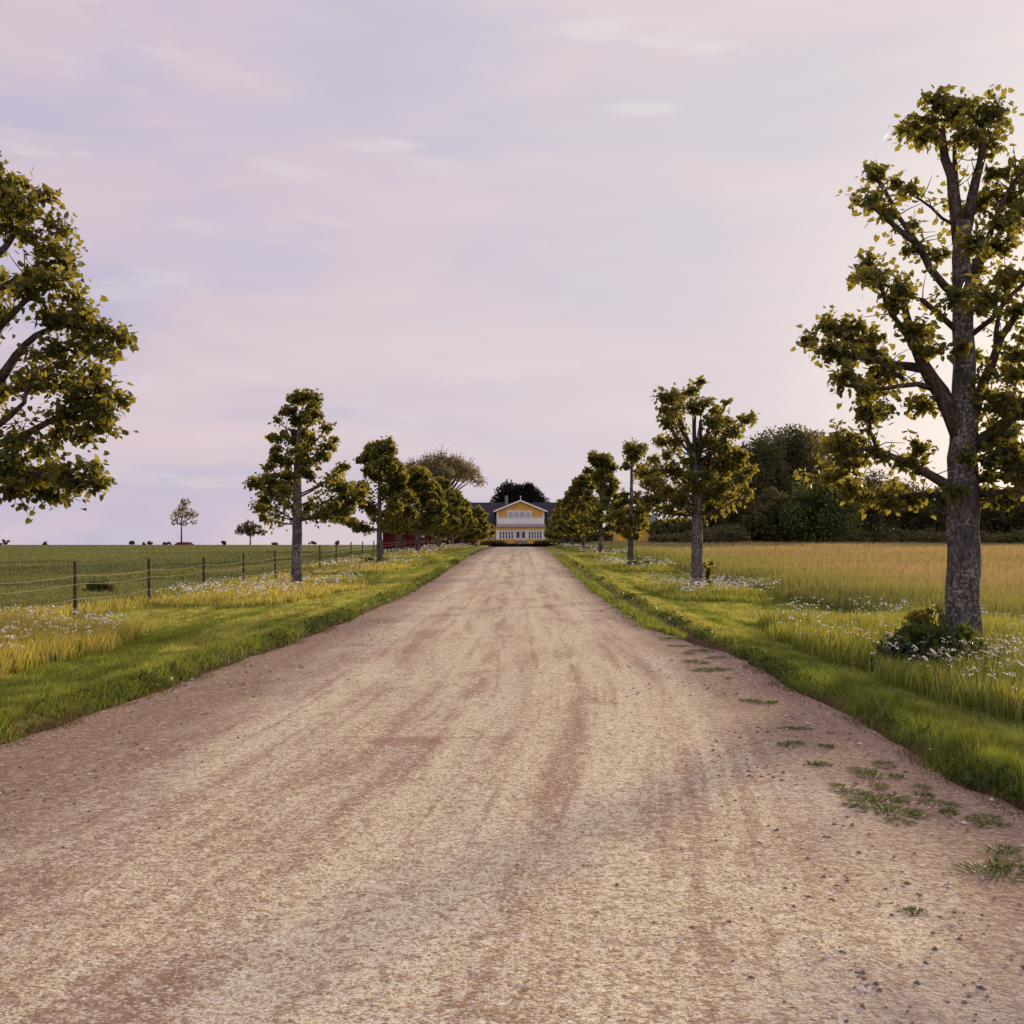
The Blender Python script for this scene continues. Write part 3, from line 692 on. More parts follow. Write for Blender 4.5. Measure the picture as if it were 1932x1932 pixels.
# ---- nearest tree on the left (only its right half reaches into the picture)
s2 = 13.0/1932; bx = 978-7.17/13*1932
def q2(px, py, dy=0, r=.03): return ((px-bx)*s2, (1190-py)*s2, dy, r*.8)
T1Ltr = [(0, 0, .24), (0.02, .6, .21), (0, 1.8, .2), (.02, 3.2, .16), (0, 4.8, .12), (0, 5.7, .09)]
T1Llimbs = [[q2(bx, 560, 0, .08), q2(-40, 480, 0, .07), q2(10, 430, 0, .055), q2(45, 385, 0, .03)],
 [q2(bx, 540, 0, .06), q2(0, 500, .1, .05), q2(40, 478, .1, .045), q2(90, 455, .1, .03), (1.5, 5.0, .1, .02)],
 [q2(bx, 680, 0, .09), q2(-20, 610, -.1, .07), q2(10, 580, -.1, .06), q2(60, 540, -.2, .04), q2(110, 500, -.2, .025)],
 [q2(bx, 730, 0, .11), q2(-20, 680, .2, .09), q2(15, 630, .2, .07), q2(55, 590, .2, .05), q2(110, 570, .1, .04), q2(200, 590, .1, .02)],
 [q2(bx, 800, 0, .08), q2(20, 770, -.3, .05), q2(75, 730, -.4, .035), q2(85, 700, -.4, .03), q2(110, 690, -.4, .02)],
 [q2(bx, 830, 0, .09), q2(20, 790, .1, .06), q2(90, 760, 0, .05), q2(150, 735, 0, .04), q2(205, 700, 0, .02)],
 [q2(bx, 700, 0, .07), q2(40, 690, .3, .05), q2(120, 680, .4, .035), q2(170, 650, .5, .02)],
 [q2(bx, 880, 0, .08), q2(10, 870, -.2, .06), q2(80, 860, -.3, .045), q2(150, 870, -.4, .03), q2(205, 880, -.4, .02)],
 [q2(bx, 900, 0, .07), q2(-10, 880, .5, .05), q2(60, 890, .7, .03)]]
T1Lcl = []
for px, py, r, dy in ((-15, 300, .34, 0), (28, 318, .26, .1), (-50, 285, .4, 0), (-40, 330, .42, 0), (5, 310, .3, .1), (20, 350, .36, 0), (50, 370, .30, -.1), (80, 335, .2, .1), (10, 395, .3, .1), (60, 410, .2, 0), (115, 400, .26, .1), (95, 440, .3, .1), (130, 450, .22, 0), (75, 470, .28, .1), (110, 500, .32, -.2), (70, 520, .28, -.2), (130, 530, .26, .1),
    (85, 560, .26, .1), (125, 570, .32, .1), (165, 560, .24, -.1), (155, 600, .32, .1), (110, 620, .3, .1), (195, 585, .28, .1), (215, 600, .22, .2), (190, 625, .26, 0), (60, 630, .22, .3), (70, 670, .26, .3), (30, 680, .26, .3), (110, 680, .28, .4), (150, 655, .26, .5), (120, 650, .22, 0),
    (30, 720, .2, -.4), (90, 690, .2, -.4), (150, 715, .28, 0), (190, 700, .28, 0), (215, 715, .2, .2), (120, 745, .26, 0), (165, 745, .32, .1), (205, 740, .26, -.1), (200, 770, .24, 0), (150, 785, .28, .1), (100, 780, .26, .1), (50, 800, .26, -.1),
    (10, 790, .3, .3), (60, 835, .32, -.3), (100, 820, .2, -.3), (20, 850, .36, -.2), (-20, 840, .36, 0), (70, 870, .32, -.3), (110, 860, .26, -.2), (150, 865, .32, -.4), (185, 850, .24, -.3), (205, 880, .2, -.4), (175, 885, .24, -.4), (30, 890, .3, .7), (65, 895, .3, .7), (0, 885, .28, .3), (-60, 780, .4, 0), (-60, 650, .35, .3), (-30, 560, .3, -.4),
    (-200, 400, .4, 0), (-250, 560, .4, 0), (-330, 650, .4, .2), (-360, 760, .4, -.2), (-300, 860, .4, 0), (-180, 300, .4, 0), (-100, 290, .4, 0), (-90, 420, .3, .4), (-190, 700, .4, .4), (-230, 820, .4, -.4)):
    T1Lcl.append(((px-bx)*s2, (1190-py)*s2, r, dy))
lime(-7.17, 13.0, "large leafy lime cut off by the left edge of the photo, trunk out of view", T1Lcl, T1Ltr, 155, .090, 4, (), T1Llimbs, True, 14, front=10)

# ---- second pair
def from_px(lst, fx, fy, bx, by, sc): return [((a-bx)*sc, (by-b)*sc, r*sc) for a, b, r in lst]
L2 = from_px([(800, 210, 100), (740, 230, 70), (720, 330, 80), (880, 240, 70), (880, 310, 80), (830, 400, 90), (940, 370, 60), (740, 410, 60), (590, 400, 38), (720, 560, 85), (640, 520, 50), (560, 550, 62), (1020, 480, 55), (1050, 560, 45), (1030, 620, 62), (960, 700, 62), (620, 720, 72), (700, 740, 70), (540, 780, 62), (600, 650, 55), (850, 850, 70), (420, 920, 82), (500, 890, 60), (560, 900, 80), (640, 930, 72), (420, 1100, 82), (480, 1050, 55), (1100, 790, 50), (1160, 780, 40), (1150, 940, 90), (1060, 900, 50), (1240, 920, 55), (1220, 1040, 60), (1110, 1010, 50), (1030, 1130, 65), (1150, 1140, 65), (1180, 1090, 55), (450, 1180, 45), (600, 1010, 45), (680, 860, 62), (780, 650, 60), (880, 760, 50), (820, 500, 70), (760, 480, 60), (560, 980, 45), (900, 560, 30), (1270, 990, 50), (1100, 1090, 40)], 0, 0, 760, 1720, .00401)
L2t = [(0, 0, .19), (-.02, .8, .165), (0, 2.2, .155), (0, 3.4, .13), (.05, 4.6, .09), (.1, 5.6, .05)]
lime(-7.17, 33.2, "lime standing in golden grass by the wire fence, second on the left", L2, L2t, 205, .125, 5, front=6, spread=1.02)
R2 = from_px([(470, 180, 70), (500, 130, 45), (360, 230, 90), (260, 270, 85), (430, 330, 85), (520, 300, 70), (330, 350, 90), (230, 330, 50), (250, 450, 62), (230, 560, 60), (310, 560, 50), (640, 330, 55), (690, 290, 35), (590, 430, 85), (680, 420, 75), (820, 420, 72), (740, 400, 60), (880, 390, 45), (720, 500, 75), (560, 560, 62), (480, 590, 50), (640, 620, 75), (700, 680, 70), (200, 800, 100), (130, 880, 80), (310, 800, 85), (280, 930, 90), (200, 1000, 75), (360, 980, 80), (120, 1010, 60), (100, 800, 60), (430, 900, 62), (620, 780, 80), (720, 750, 80), (830, 720, 72), (870, 800, 62), (780, 850, 65), (660, 920, 72), (820, 950, 62), (560, 960, 70), (590, 1050, 62), (640, 1090, 45), (780, 970, 50), (500, 980, 50), (90, 1060, 45), (270, 1070, 40), (840, 650, 60), (560, 700, 60), (180, 700, 50), (250, 680, 45), (760, 620, 60)], 0, 0, 490, 1640, .00422)
R2t = [(0, 0, .20), (0, 1.0, .18), (0, 2.4, .17), (-.05, 3.4, .13), (-.15, 4.2, .09)]
R2st = [[(-.15, 4.1, 0, .08), (-.45, 5.0, .1, .06), (-.6, 5.7, .1, .04)], [(-.1, 4.0, 0, .08), (-.1, 5.0, -.1, .05), (-.05, 5.9, -.1, .03)], [(-.03, 3.2, 0, .09), (.12, 4.2, .1, .07), (.12, 5.2, .1, .05)], [(.05, 3.4, 0, .06), (.5, 4.5, 0, .05), (.75, 5.2, 0, .03)]]
lime(5.64, 32.3, "broad lime with pale speckled trunk foot and forked top, second on the right", R2, R2t, 185, .125, 6, spread=1.05, stems=R2st, front=8)
# ---- third pair
R3 = from_px([(1100, 250, 105), (1030, 240, 70), (1170, 230, 70), (1080, 330, 70), (1130, 310, 60), (1190, 400, 45), (1150, 470, 45), (1260, 350, 35), (960, 790, 60), (920, 900, 62), (1130, 840, 42), (1150, 900, 50), (960, 1060, 62), (1110, 1110, 60), (1000, 990, 42), (1140, 1060, 45), (930, 980, 50), (1180, 820, 60), (900, 830, 60), (1010, 760, 50), (1120, 760, 50), (860, 930, 70), (1250, 830, 60), (1190, 980, 65), (1060, 960, 60), (990, 700, 45), (1150, 690, 45), (1090, 870, 60), (1230, 760, 50), (1210, 900, 50), (980, 880, 40), (1040, 1120, 40)], 0, 0, 1065, 1400, .00487)
R3t = [(0, 0, .17), (0, 1.2, .145), (.0, 2.2, .12), (.02, 3.6, .085), (.05, 5.2, .06)]
lime(5.64, 51.3, "thin lime with one round tuft on a bare top stem, third on the right", R3, R3t, 230, .14, 7, front=4, spread=1.12)
def generic(seed, H, w, nz=26, zb=1.9, tuft=.42, lean=0):
    r = np.random.default_rng(seed); out = []
    for k in range(nz):
        t = k/(nz-1); z = zb+(H-.35-zb)*t**1.05
        wid = w*(1-.72*t)*(.75+.4*r.random()); a = r.uniform(0, 6.28)
        x_ = math.cos(a)*wid if k % 2 else (1 if r.random() < .5 else -1)*wid*r.uniform(.6, 1)
        y_ = math.sin(a)*wid*.9
        out.append((x_+lean*t, z+r.uniform(-.15, .15), r.uniform(.26, .40), y_))
    for k in range(5): out.append((r.uniform(-.3, .3)+lean, H-.3-r.random()*.5, tuft*(.8+.4*r.random()), r.uniform(-.25, .25)))
    return out
def gtr(H): return [(0, 0, .17), (0, 1.4, .14), (0, H*.5, .10), (0, H-.7, .045)]
lime(-7.17, 52.9, "lime with dark weeds heaped round its foot, third on the left", generic(11, 6.25, 2.1, 46, 1.9, .6), gtr(6.1), 230, .15, 8, tubes=False)
lime(5.64, 70.0, "full crowned lime just left of the bare topped one, fourth on the right", generic(12, 6.9, 2.0, 46, 1.8, .6), gtr(6.7), 210, .17, 9, tubes=False)
lime(-7.17, 73.0, "yellow lit lime in front of the red barn, fourth on the left", generic(13, 6.0, 2.7, 52, 1.9, .6), gtr(5.8), 210, .18, 10, tubes=False)
lime(5.64, 89.0, "lime fifth from the camera on the right, dark against the yellow lodge", generic(14, 6.4, 2.2, 48, 1.6, .6), gtr(6.2), 180, .21, 11, tubes=False)
lime(-7.17, 92.0, "yellow green lime fifth from the camera on the left", generic(15, 6.2, 2.8, 50, 1.7, .6), gtr(6.0), 180, .21, 12, tubes=False)
lime(5.64, 108.0, "small dark lime last but one on the right of the drive", generic(16, 6.0, 2.4, 44, 1.4, .6), gtr(5.7), 160, .25, 13, tubes=False)
lime(-7.17, 111.0, "small lime last but one on the left of the drive", generic(17, 6.2, 2.7, 46, 1.5, .6), gtr(5.9), 160, .25, 14, tubes=False)
lime(5.9, 142.0, "small round lime tucked against the right side of the yellow gable", generic(20, 5.4, 2.5, 48, 1.3, .6), gtr(5.1), 170, .28, 17, tubes=False)
lime(-5.8, 142.0, "small round lime tucked against the left side of the yellow gable", generic(21, 5.4, 2.5, 48, 1.3, .6), gtr(5.1), 170, .28, 18, tubes=False)
lime(5.64, 126.0, "last lime in the right hand row, just before the yellow house", generic(18, 5.6, 2.5, 42, 1.3, .6), gtr(5.3), 150, .28, 15, tubes=False)
lime(-7.17, 129.0, "last lime in the left hand row, just before the yellow house", generic(19, 5.9, 2.6, 42, 1.4, .6), gtr(5.6), 150, .28, 16, tubes=False)

# ------------------------------------------------------------------ other trees
def bigtree(name, X, D, H, W_, label, cat, mat, n=5000, size=.4, zlow=.15, nb=22, group=None, trunk_r=.3, depth=None, shell=.55, flat=.8, seed=0, bare=0, lumps=None):
    r = np.random.default_rng(seed+500); z0 = float(gh(X, D))-.1
    root = empty(name, (X, D, z0)); tag(root, label, cat, group)
    tb = MB(); zt = H*.6
    if bare: tb.tube([(X, D, z0), (X+.1, D, z0+H*.3), (X, D, z0+H*.5)], [trunk_r, trunk_r*.8, trunk_r*.6], 10, wob=.05)
    else: tb.tube([(X, D, z0), (X+.1, D, z0+zt*.5), (X, D, z0+zt)], [trunk_r, trunk_r*.8, trunk_r*.35], 8, wob=.05)
    lv = Leaves(); dp = depth or W_
    cz = z0+H*(zlow+(1-zlow)/2); hz = H*(1-zlow)/2
    L3 = []
    for k in range(nb):
        d = r.normal(0, 1, 3); d /= np.linalg.norm(d); q = r.random()**.33*.78
        if bare: d[2] = abs(d[2])*.9 - .15
        rb = r.uniform(.20, .34)*min(W_, 2*hz)/2*1.15
        L3.append((X+d[0]*q*W_/2, D+d[1]*q*dp/2, cz+d[2]*q*hz, rb))
    if lumps: L3 = [(X+a, D+r.uniform(-1, 1), z0+b, c_) for a, b, c_ in lumps]
    tot = sum(l[3]**2 for l in L3)
    for (a, b, c_, rb) in L3:
        lv.puff((a, b, c_), rb, int(n*rb**2/tot)+5, size, flat, shell)
        if bare:
            A = np.array((X, D, z0+H*.42+(r.random()-.5)*H*.1)); e = np.array((a, b, c_+rb*.4)); mid_ = A*.5+e*.5+np.array(((a-X)*.15, 0, H*.03))
            tb.tube(curve(A, mid_, e, 6), np.linspace(trunk_r*.42, .03, 6), 5, wob=.08)
            for _ in range(7):
                d = r.normal(0, 1, 3); d[2] = abs(d[2]); d /= np.linalg.norm(d); tb.tube([mid_*.4+e*.6, e+d*rb*.9], [.05, .015], 3, False)
        else:
            tb.tube([(X, D, z0+zt*.7), (a, b, c_)], [trunk_r*.3, .04], 5)
    tb.build("trunk", M_LIMB, root, True)
    lv.build("crown", mat, root, .3)
    return root
WG = "trees of the dark wood beyond the meadow"
def wx(px, D): return (px-978)/1932*D
def wh(py, X, D): return EYE+(1020-py)/1932*D-float(gh(X, D))
wood = [ # px, top y, D, width px, size, label
 (1375, 868, 150, 90, "dark wood tree showing low between the second right lime and the tall crowns"),
 (1428, 812, 140, 120, "tall broad dark tree at the left end of the wood"),
 (1490, 806, 146, 120, "tallest dark tree at the middle of the high part of the wood"),
 (1552, 903, 125, 135, "rounded green tree standing in front of the high dark wood"),
 (1545, 835, 160, 90, "brownish thin crowned tree at the right end of the high wood"),
 (1640, 925, 150, 90, "low dull green tree right of the rounded tree in the wood"),
 (1705, 935, 158, 80, "low greyish tree left of the thick right trunk"),
 (1765, 940, 155, 90, "low brown green tree just left of the thick right trunk"),
 (1835, 950, 160, 90, "low tree of the wood mostly behind the thick right trunk"),
 (1895, 935, 150, 100, "low dark tree of the wood beside the right edge of the photo"),
 (1965, 930, 152, 110, "dark tree of the wood cut by the right edge of the photo"),
 (2060, 920, 152, 130, "dark tree of the wood beyond the right edge"),
 (1460, 809, 152, 110, "tall dark tree squeezed between the two tallest crowns of the wood"),
 (1520, 812, 152, 90, "tall dark tree behind the rounded green tree"),
 (1610, 935, 140, 90, "dark low tree tucked right behind the rounded green tree"),
 (1264, 990, 133, 75, "low dark bush tree touching the right end of the yellow lodge"),
 (1298, 985, 132, 60, "low round bush tree between the yellow lodge and the second right lime trunk"),
 (1350, 940, 138, 75, "dark tree of the wood just right of the second right lime trunk"),
 (1415, 945, 128, 80, "low dark bushy tree at the foot of the high wood"),
 (1480, 950, 128, 80, "dark bushy undergrowth tree left of the rounded green tree"),
]
for k, (px, py, D, wp, lab) in enumerate(wood):
    if px > 2000: continue
    X = wx(px, D); H = wh(py, X, D)*(1.09 if py < 915 else 1.38); Wm = wp/1932*D*(1.35 if py < 915 else 1.6)
    mt = M_WOODLEAF if k not in (1, 2, 12, 13, 0) else M_WOODLEAF
    if k == 4: mt = M_COPPER
    if k == 3: mt = M_ROUND
    bigtree("woodland_tree", X, D, H, Wm, lab, "tree", mt, n=int(4500+H*Wm*55) if k != 4 else 2200, size=.32 if k != 4 else .3, flat=1.0, zlow=-.05 if k != 4 else .35, nb=int(22+H*Wm/4), group=WG, seed=k, depth=min(Wm, 9), trunk_r=.25)
# thicket along the foot of the wood: nobody could count its stems
lv = Leaves()
for k in range(150):
    px = 1235+k*5.2+rng.uniform(-4, 4); D = rng.uniform(134, 148) if px > 1400 else rng.uniform(120, 128)
    X = wx(px, D); z = float(gh(X, D)); hh = rng.uniform(1.3, 2.8) if px > 1400 else rng.uniform(1.0, 1.5)+1.6*float(sstep(1245, 1400, px))
    lv.puff((X, D, z+hh*.45), hh*.6, 210, .32, .9, .5)
for k in range(26):
    X = wx(1070+k*4.2, 150); D = rng.uniform(147, 152); lv.puff((X, D, float(gh(X, D))+1.0), rng.uniform(1.2, 1.7), 240, .32, .9, .4)
lv2 = lv.build("thicket", M_WOODLEAF, None, .3); tag(lv2, "dark undergrowth along the foot of the wood behind the meadow", "undergrowth", kind="stuff")
# tall thin crowned tree left of the house
Xc = wx(828, 118); Hc = wh(842, Xc, 118)
bigtree("spreading_tree", Xc, 118, Hc*1.04, 13.2, "wide dome shaped tree with thin copper coloured foliage above the left limes", "tree", M_COPPER, n=13000, size=.19, zlow=.36, nb=50, bare=1, trunk_r=.32, shell=.2, flat=.7, seed=70)
# two dark trees behind the house
D = 205; X1, X2 = wx(958, D), wx(999, D)
bigtree("dark_tree", X1, D, wh(903, X1, D), 7.4, "near black round tree behind the left half of the yellow gable", "tree", M_DARKLEAF, n=15000, size=.34, shell=.2, flat=1.0, seed=80, lumps=[(-1.8, 5, 2.2), (0, 5, 2.6), (2, 5, 2.2), (-1.5, 7.6, 2.2), (1, 7.6, 2.4), (-.6, 9.6, 2.1), (.7, 9.8, 2.0), (0, 11.0, 1.5), (-2.6, 3, 2)])
bigtree("dark_tree", X2, D, wh(906, X2, D), 9.0, "near black round tree behind the right half of the yellow gable", "tree", M_DARKLEAF, n=17000, size=.34, shell=.2, flat=1.0, seed=81, lumps=[(-2, 5, 2.4), (.4, 5, 2.6), (2.8, 5, 2.2), (-2, 7.6, 2.4), (.3, 7.6, 2.4), (2.1, 7.3, 2.2), (-2, 9.8, 1.9), (-.2, 10.2, 1.9), (1.2, 9.4, 1.8), (-.2, 11.1, 1.3), (-2.2, 10.6, 1.3), (3.6, 3.5, 2)])
# lone tree and small tree on the field horizon
D = 385; X = wx(342, D)
bigtree("lone_tree", X, D, wh(938, X, D), 9.0, "tall solitary tree with gappy crown on the left field horizon", "tree", M_COPPER, size=.65, n=700, seed=90, trunk_r=.34,
        lumps=[(1.6, 16.3, 1.7), (.6, 14.5, 1.9), (-1.6, 12.6, 1.6), (-2.6, 10.5, 1.5), (-2.2, 8.6, 1.4), (.5, 11.8, 1.8), (3.6, 12.6, 1.5), (5.0, 11.6, 1.4), (2.6, 10.8, 1.4), (4.8, 8.9, 1.1), (0.9, 8.4, 1.3)])
X = wx(472, D)
bigtree("small_tree", X, D, wh(976, X, D), 10.0, "small dark round tree on the horizon left of the second left lime", "tree", M_WOODLEAF, size=.7, n=1000, seed=91, trunk_r=.3,
        lumps=[(-2.8, 6.6, 2.1), (0, 7.2, 2.4), (2.6, 6.0, 2.2), (-4.2, 5.2, 1.4), (4.6, 4.9, 1.3), (0, 5.0, 2.0)])
bushes = [(8, 1019, 40, "dark flat hedge mound at the left edge of the field horizon"), (84, 1024, 9, "tiny bush on the horizon, leftmost of the row of small bushes"), (252, 1021, 15, "small green bush on the horizon above the second fence post"), (283, 1022, 12, "small brown bush on the horizon between two green ones"), (316, 1024, 16, "low bush on the horizon just left of the lone tree"), (270, 1025, 8, "smallest bush between the green and the brown horizon bushes"), (422, 1021, 14, "round bush on the horizon between the lone tree and the small tree"), (570+20, 1022, 26, "low bush on the horizon right of the second left lime trunk"), (636, 1018, 9, "pointed little conifer on the horizon before the third left lime"), (520, 1024, 20, "low hedge on the horizon under the small dark tree")]
for k, (px, py, wp, lab) in enumerate(bushes):
    D = 388; X = wx(px, D); bigtree("horizon_bush", X, D, wh(py, X, D)+.3, wp/1932*D*1.2, lab, "bush", M_WOODLEAF if k != 3 else M_COPPER, size=.5, n=220, seed=200+k, zlow=0, nb=6, trunk_r=.1, group="small bushes along the left field horizon")

# ------------------------------------------------------------------ shrubs and weeds on the ground
def shrub(name, X, D, w, h, label, n, size, mat, seed, arcs=26, group=None, dep=.8):
    r = np.random.default_rng(seed); z0 = float(gh(X, D))-.03
    root = empty(name, (X, D, z0)); tag(root, label, "shrub", group)
    mb = MB(); lv = Leaves()
    for k in range(arcs):
        a = r.uniform(0, 6.28); e = np.array((X+math.cos(a)*w*r.uniform(.5, 1), D+math.sin(a)*w*dep*r.uniform(.4, .9), z0+h*r.uniform(.02, .5)))
        b = np.array((X+r.normal(0, .07)*w, D+r.normal(0, .07), z0)); t_ = (b+e)/2; t_[2] = z0+h*r.uniform(.9, 1.9)
        c_ = curve(b, t_, e, 8); mb.tube(c_, np.linspace(.010, .004, 8), 4, False)
        m_ = n//arcs; tt = r.random(m_)*.92+.08; P = (1-tt[:, None])**2*b+2*(tt*(1-tt))[:, None]*t_+tt[:, None]**2*e
        lv.pts(P+r.normal(0, .035*w+.02, (m_, 3)), r.normal(0, .5, (m_, 3))+np.array((0, 0, -.3)), size*(.6+.7*r.random(m_)))
    mb.build("stems", M_LIMB, root); lv.build("foliage", mat, root, .6); return root
M_SHRUB = leafy("shrub_leaves", (0.020, 0.038, 0.014), (0.050, 0.075, 0.020), (0.22, 0.24, 0.03), 0.3, 0.4, 3.0)
SG = "shoots and weeds heaped at the foot of the limes"
shrub("basal_shrub", 4.78, 12.0, .72, .62, "dark arching shrub leaning on the foot of the nearest right lime", 3200, .075, M_SHRUB, 31, 42, SG)
shrub("basal_shrub", 5.05, 12.8, .55, .85, "pale yellow green shoots behind the dark shrub at the nearest right trunk", 700, .08, M_LEAF, 32, 18, SG)
shrub("basal_shrub", -7.2, 51.9, 1.1, .45, "dark weeds round the foot of the third left lime", 1200, .13, M_SHRUB, 33, 20, SG)
shrub("basal_shrub", 5.85, 50.4, .9, .40, "brownish weeds round the foot of the third right lime", 900, .13, M_SHRUB, 34, 20, SG)
shrub("nettle_clump", wx(188, 33.5), 33.5, .55, .30, "dark low clump of nettles in the pasture behind the nearest fence posts", 900, .10, M_SHRUB, 35, 22)
shrub("basal_shoot", 5.98, 32.3, .22, 1.05, "thin yellow green sucker beside the trunk of the second right lime", 110, .13, M_LEAF, 36, 6, SG)

# broad leaved weeds on the ragged lips of both verges
def bankweeds():
    n = 13000; D = 5.5*np.exp(rng.random(n)*np.log(60/5.5)); left = rng.random(n) < .62
    nz_ = vnoise(D*1.1, D*0+left*7, 77)
    keep = rng.random(n) < sstep(.45, .75, nz_)*.9+.08; D, left = D[keep], left[keep]; n = len(D)
    X = np.where(left, xLw(D)-.02-rng.random(n)*.30, np.maximum(xRw(D), 2.98+edge_wob(D, 9))+rng.random(n)*.28)
    P = np.stack([X, D, gh(X, D)+.02+.05*rng.random(n)], 1)
    lv = Leaves(); lv.pts(P, np.stack([rng.normal(0, .6, n), rng.normal(-.2, .6, n), np.full(n, .2)], 1), (.030+.025*rng.random(n))*(1+D*.018))
    o = lv.build("verge_weeds", M_SHRUB, None, .1); tag(o, "broad leaved weeds and clover along the ragged edges of the verges", "weeds", kind="stuff")
bankweeds()

# weed tufts growing in the gravel shoulder, each a plant of its own
def tuft_mesh(seed, w, kindl):
    r = np.random.default_rng(seed); n = int(150*w/.12)
    a = r.uniform(0, 6.28, n); rr = w*np.sqrt(r.random(n)); X = np.cos(a)*rr*1.3; Y = np.sin(a)*rr*.9
    h = r.uniform(.010, .038, n)*(1.15-rr/w*.6); wd = r.uniform(.003, .006, n)*1.5
    b = r.uniform(0, 6.28, n); P = np.stack([X, Y, np.full(n, -.003)], 1); Wd = np.stack([np.cos(b)*wd, np.sin(b)*wd, 0*wd], 1)
    tip = P+np.stack([X*.45+r.normal(0, .012, n), Y*.45+r.normal(0, .012, n), h], 1)
    V = np.stack([P-Wd, P+Wd, tip], 1).reshape(-1, 3); col = np.array([(.055, .10, .022), (.08, .13, .028), (.14, .15, .05)])[r.integers(0, 3, n)]
    me_o = fast_mesh("weed_tuft", V, np.arange(n*3), np.full(n, 3), M_BLADE, cols=np.repeat(col, 3, 0)); return me_o
tufts = [tuft_mesh(s, w, 0) for s, w in ((1, .16), (2, .10), (3, .07), (4, .12))]
spots = [(1500, 1371, 0), (1492, 1401, 1), (1560, 1405, 2), (1618, 1450, 0), (1640, 1458, 1), (1668, 1440, 3), (1600, 1490, 0), (1650, 1500, 0), (1690, 1462, 2), (1740, 1482, 1), (1745, 1497, 2), (1680, 1525, 0), (1722, 1530, 1), (1770, 1512, 3), (1790, 1528, 2), (1855, 1538, 3), (1870, 1550, 1), (1885, 1598, 1), (1905, 1610, 3), (1870, 1640, 0), (1900, 1628, 2), (1722, 1714, 2), (1455, 1322, 2), (1420, 1320, 1), (1375, 1278, 2), (1345, 1262, 0), (1315, 1248, 3), (1300, 1232, 0), (1280, 1218, 3), (1265, 1205, 0), (1245, 1190, 0), (1225, 1176, 3), (1205, 1167, 0), (1660, 1480, 1), (1625, 1512, 3), (1700, 1508, 2), (1580, 1478, 2), (1350, 1240, 3), (1325, 1228, 0), (1700, 1545, 3), (1545, 1438, 2)]
used = set()
def side_word(px): return "near" if px > 1600 else "far"
for k, (px, py, t) in enumerate(spots):
    D = EYE*1932/(py-1020)*.985; X = wx(px, D)
    if X > 3.0: X = 3.0
    o = tufts[t] if t not in used else tufts[t].copy()
    if t in used: COL.objects.link(o)
    used.add(t); sc = (.62+.40*random.random()+.022*max(0, D-7))*(1 if k % 3 else .7)
    o.location = (X, D, float(gh(X, D))+.006+float(road_h(X, D))+.012); o.rotation_euler = (0, 0, random.random()*6); o.scale = (sc*1.1, sc, sc)
    lab = "flat green weed tuft in the bare reddish shoulder near the lower right verge" if px > 1430 else "flat green weed tuft at the gravel edge midway along the right verge"
    tag(o, lab, "weed", "weed tufts in the gravel shoulder")

# ------------------------------------------------------------------ flowers
def daisy_mesh(seed):
    r = np.random.default_rng(seed); root = empty("daisy", (0, 0, 0)); h = r.uniform(.34, .46)
    mb = MB(); lx, ly = r.normal(0, .04), r.normal(0, .04)
    mb.tube([(0, 0, 0), (lx*.4, ly*.4, h*.5), (lx, ly, h)], [.0035, .003, .0022], 4, False)
    st = mb.build("stem", M_STEM, root)
    pm = MB(); np_ = 14; tx_, ty_ = r.normal(0, .35), r.normal(-.25, .3)
    def tl(u, v, w): return (lx+u, ly+v, h+w+u*tx_+v*ty_)
    for i in range(np_):
        a = 6.283*i/np_; b = a+.17; c_ = a-.17
        pm.add([tl(math.cos(a)*.005, math.sin(a)*.005, 0), tl(math.cos(b)*.018, math.sin(b)*.018, .002), tl(math.cos(a)*.026, math.sin(a)*.026, -.001), tl(math.cos(c_)*.018, math.sin(c_)*.018, .002)], [(0, 3, 2, 1)])
    pm.build("petals", M_FLOWER, root)
    cm = MB(); ring = [tl(math.cos(6.283*i/8)*.008, math.sin(6.283*i/8)*.008, .002) for i in range(8)]
    cm.add(ring+[tl(0, 0, .007)], [(i, (i+1) % 8, 8) for i in range(8)]); cm.build("flower_centre", M_YELLOW, root)
    return root
dz = [daisy_mesh(s) for s in (1, 2, 3)]
kids = [list(o.children) for o in dz]
dspots = []
rr_ = np.random.default_rng(77)
for k in range(95):
    if k < 70: px, py, D = rr_.uniform(1660, 1935), rr_.uniform(1180, 1330), rr_.uniform(8.5, 12.4)
    else: px, py, D = rr_.uniform(1410, 1680), rr_.uniform(1160, 1200), rr_.uniform(13, 18)
    dspots.append((wx(px, D), D))
for k, (X, D) in enumerate(dspots):
    X = max(X, 3.9+rr_.random()*.3)
    t = k % 3
    if k < 3: o = dz[t]
    else:
        o = dz[t].copy(); COL.objects.link(o)
        for ch in kids[t]:
            c_ = ch.copy(); COL.objects.link(c_); c_.parent = o
    sc = rr_.uniform(.85, 1.25)*(1.15)
    o.location = (X, D, float(gh(X, D))); o.rotation_euler = (0, 0, rr_.uniform(-.6, .6)); o.scale = (sc, sc, sc)
    tag(o, "white daisy in the tall grass around the nearest right lime" if k < 70 else "small white daisy in the grass left of the dark shrub", "flower", "white daisies in the right verge")

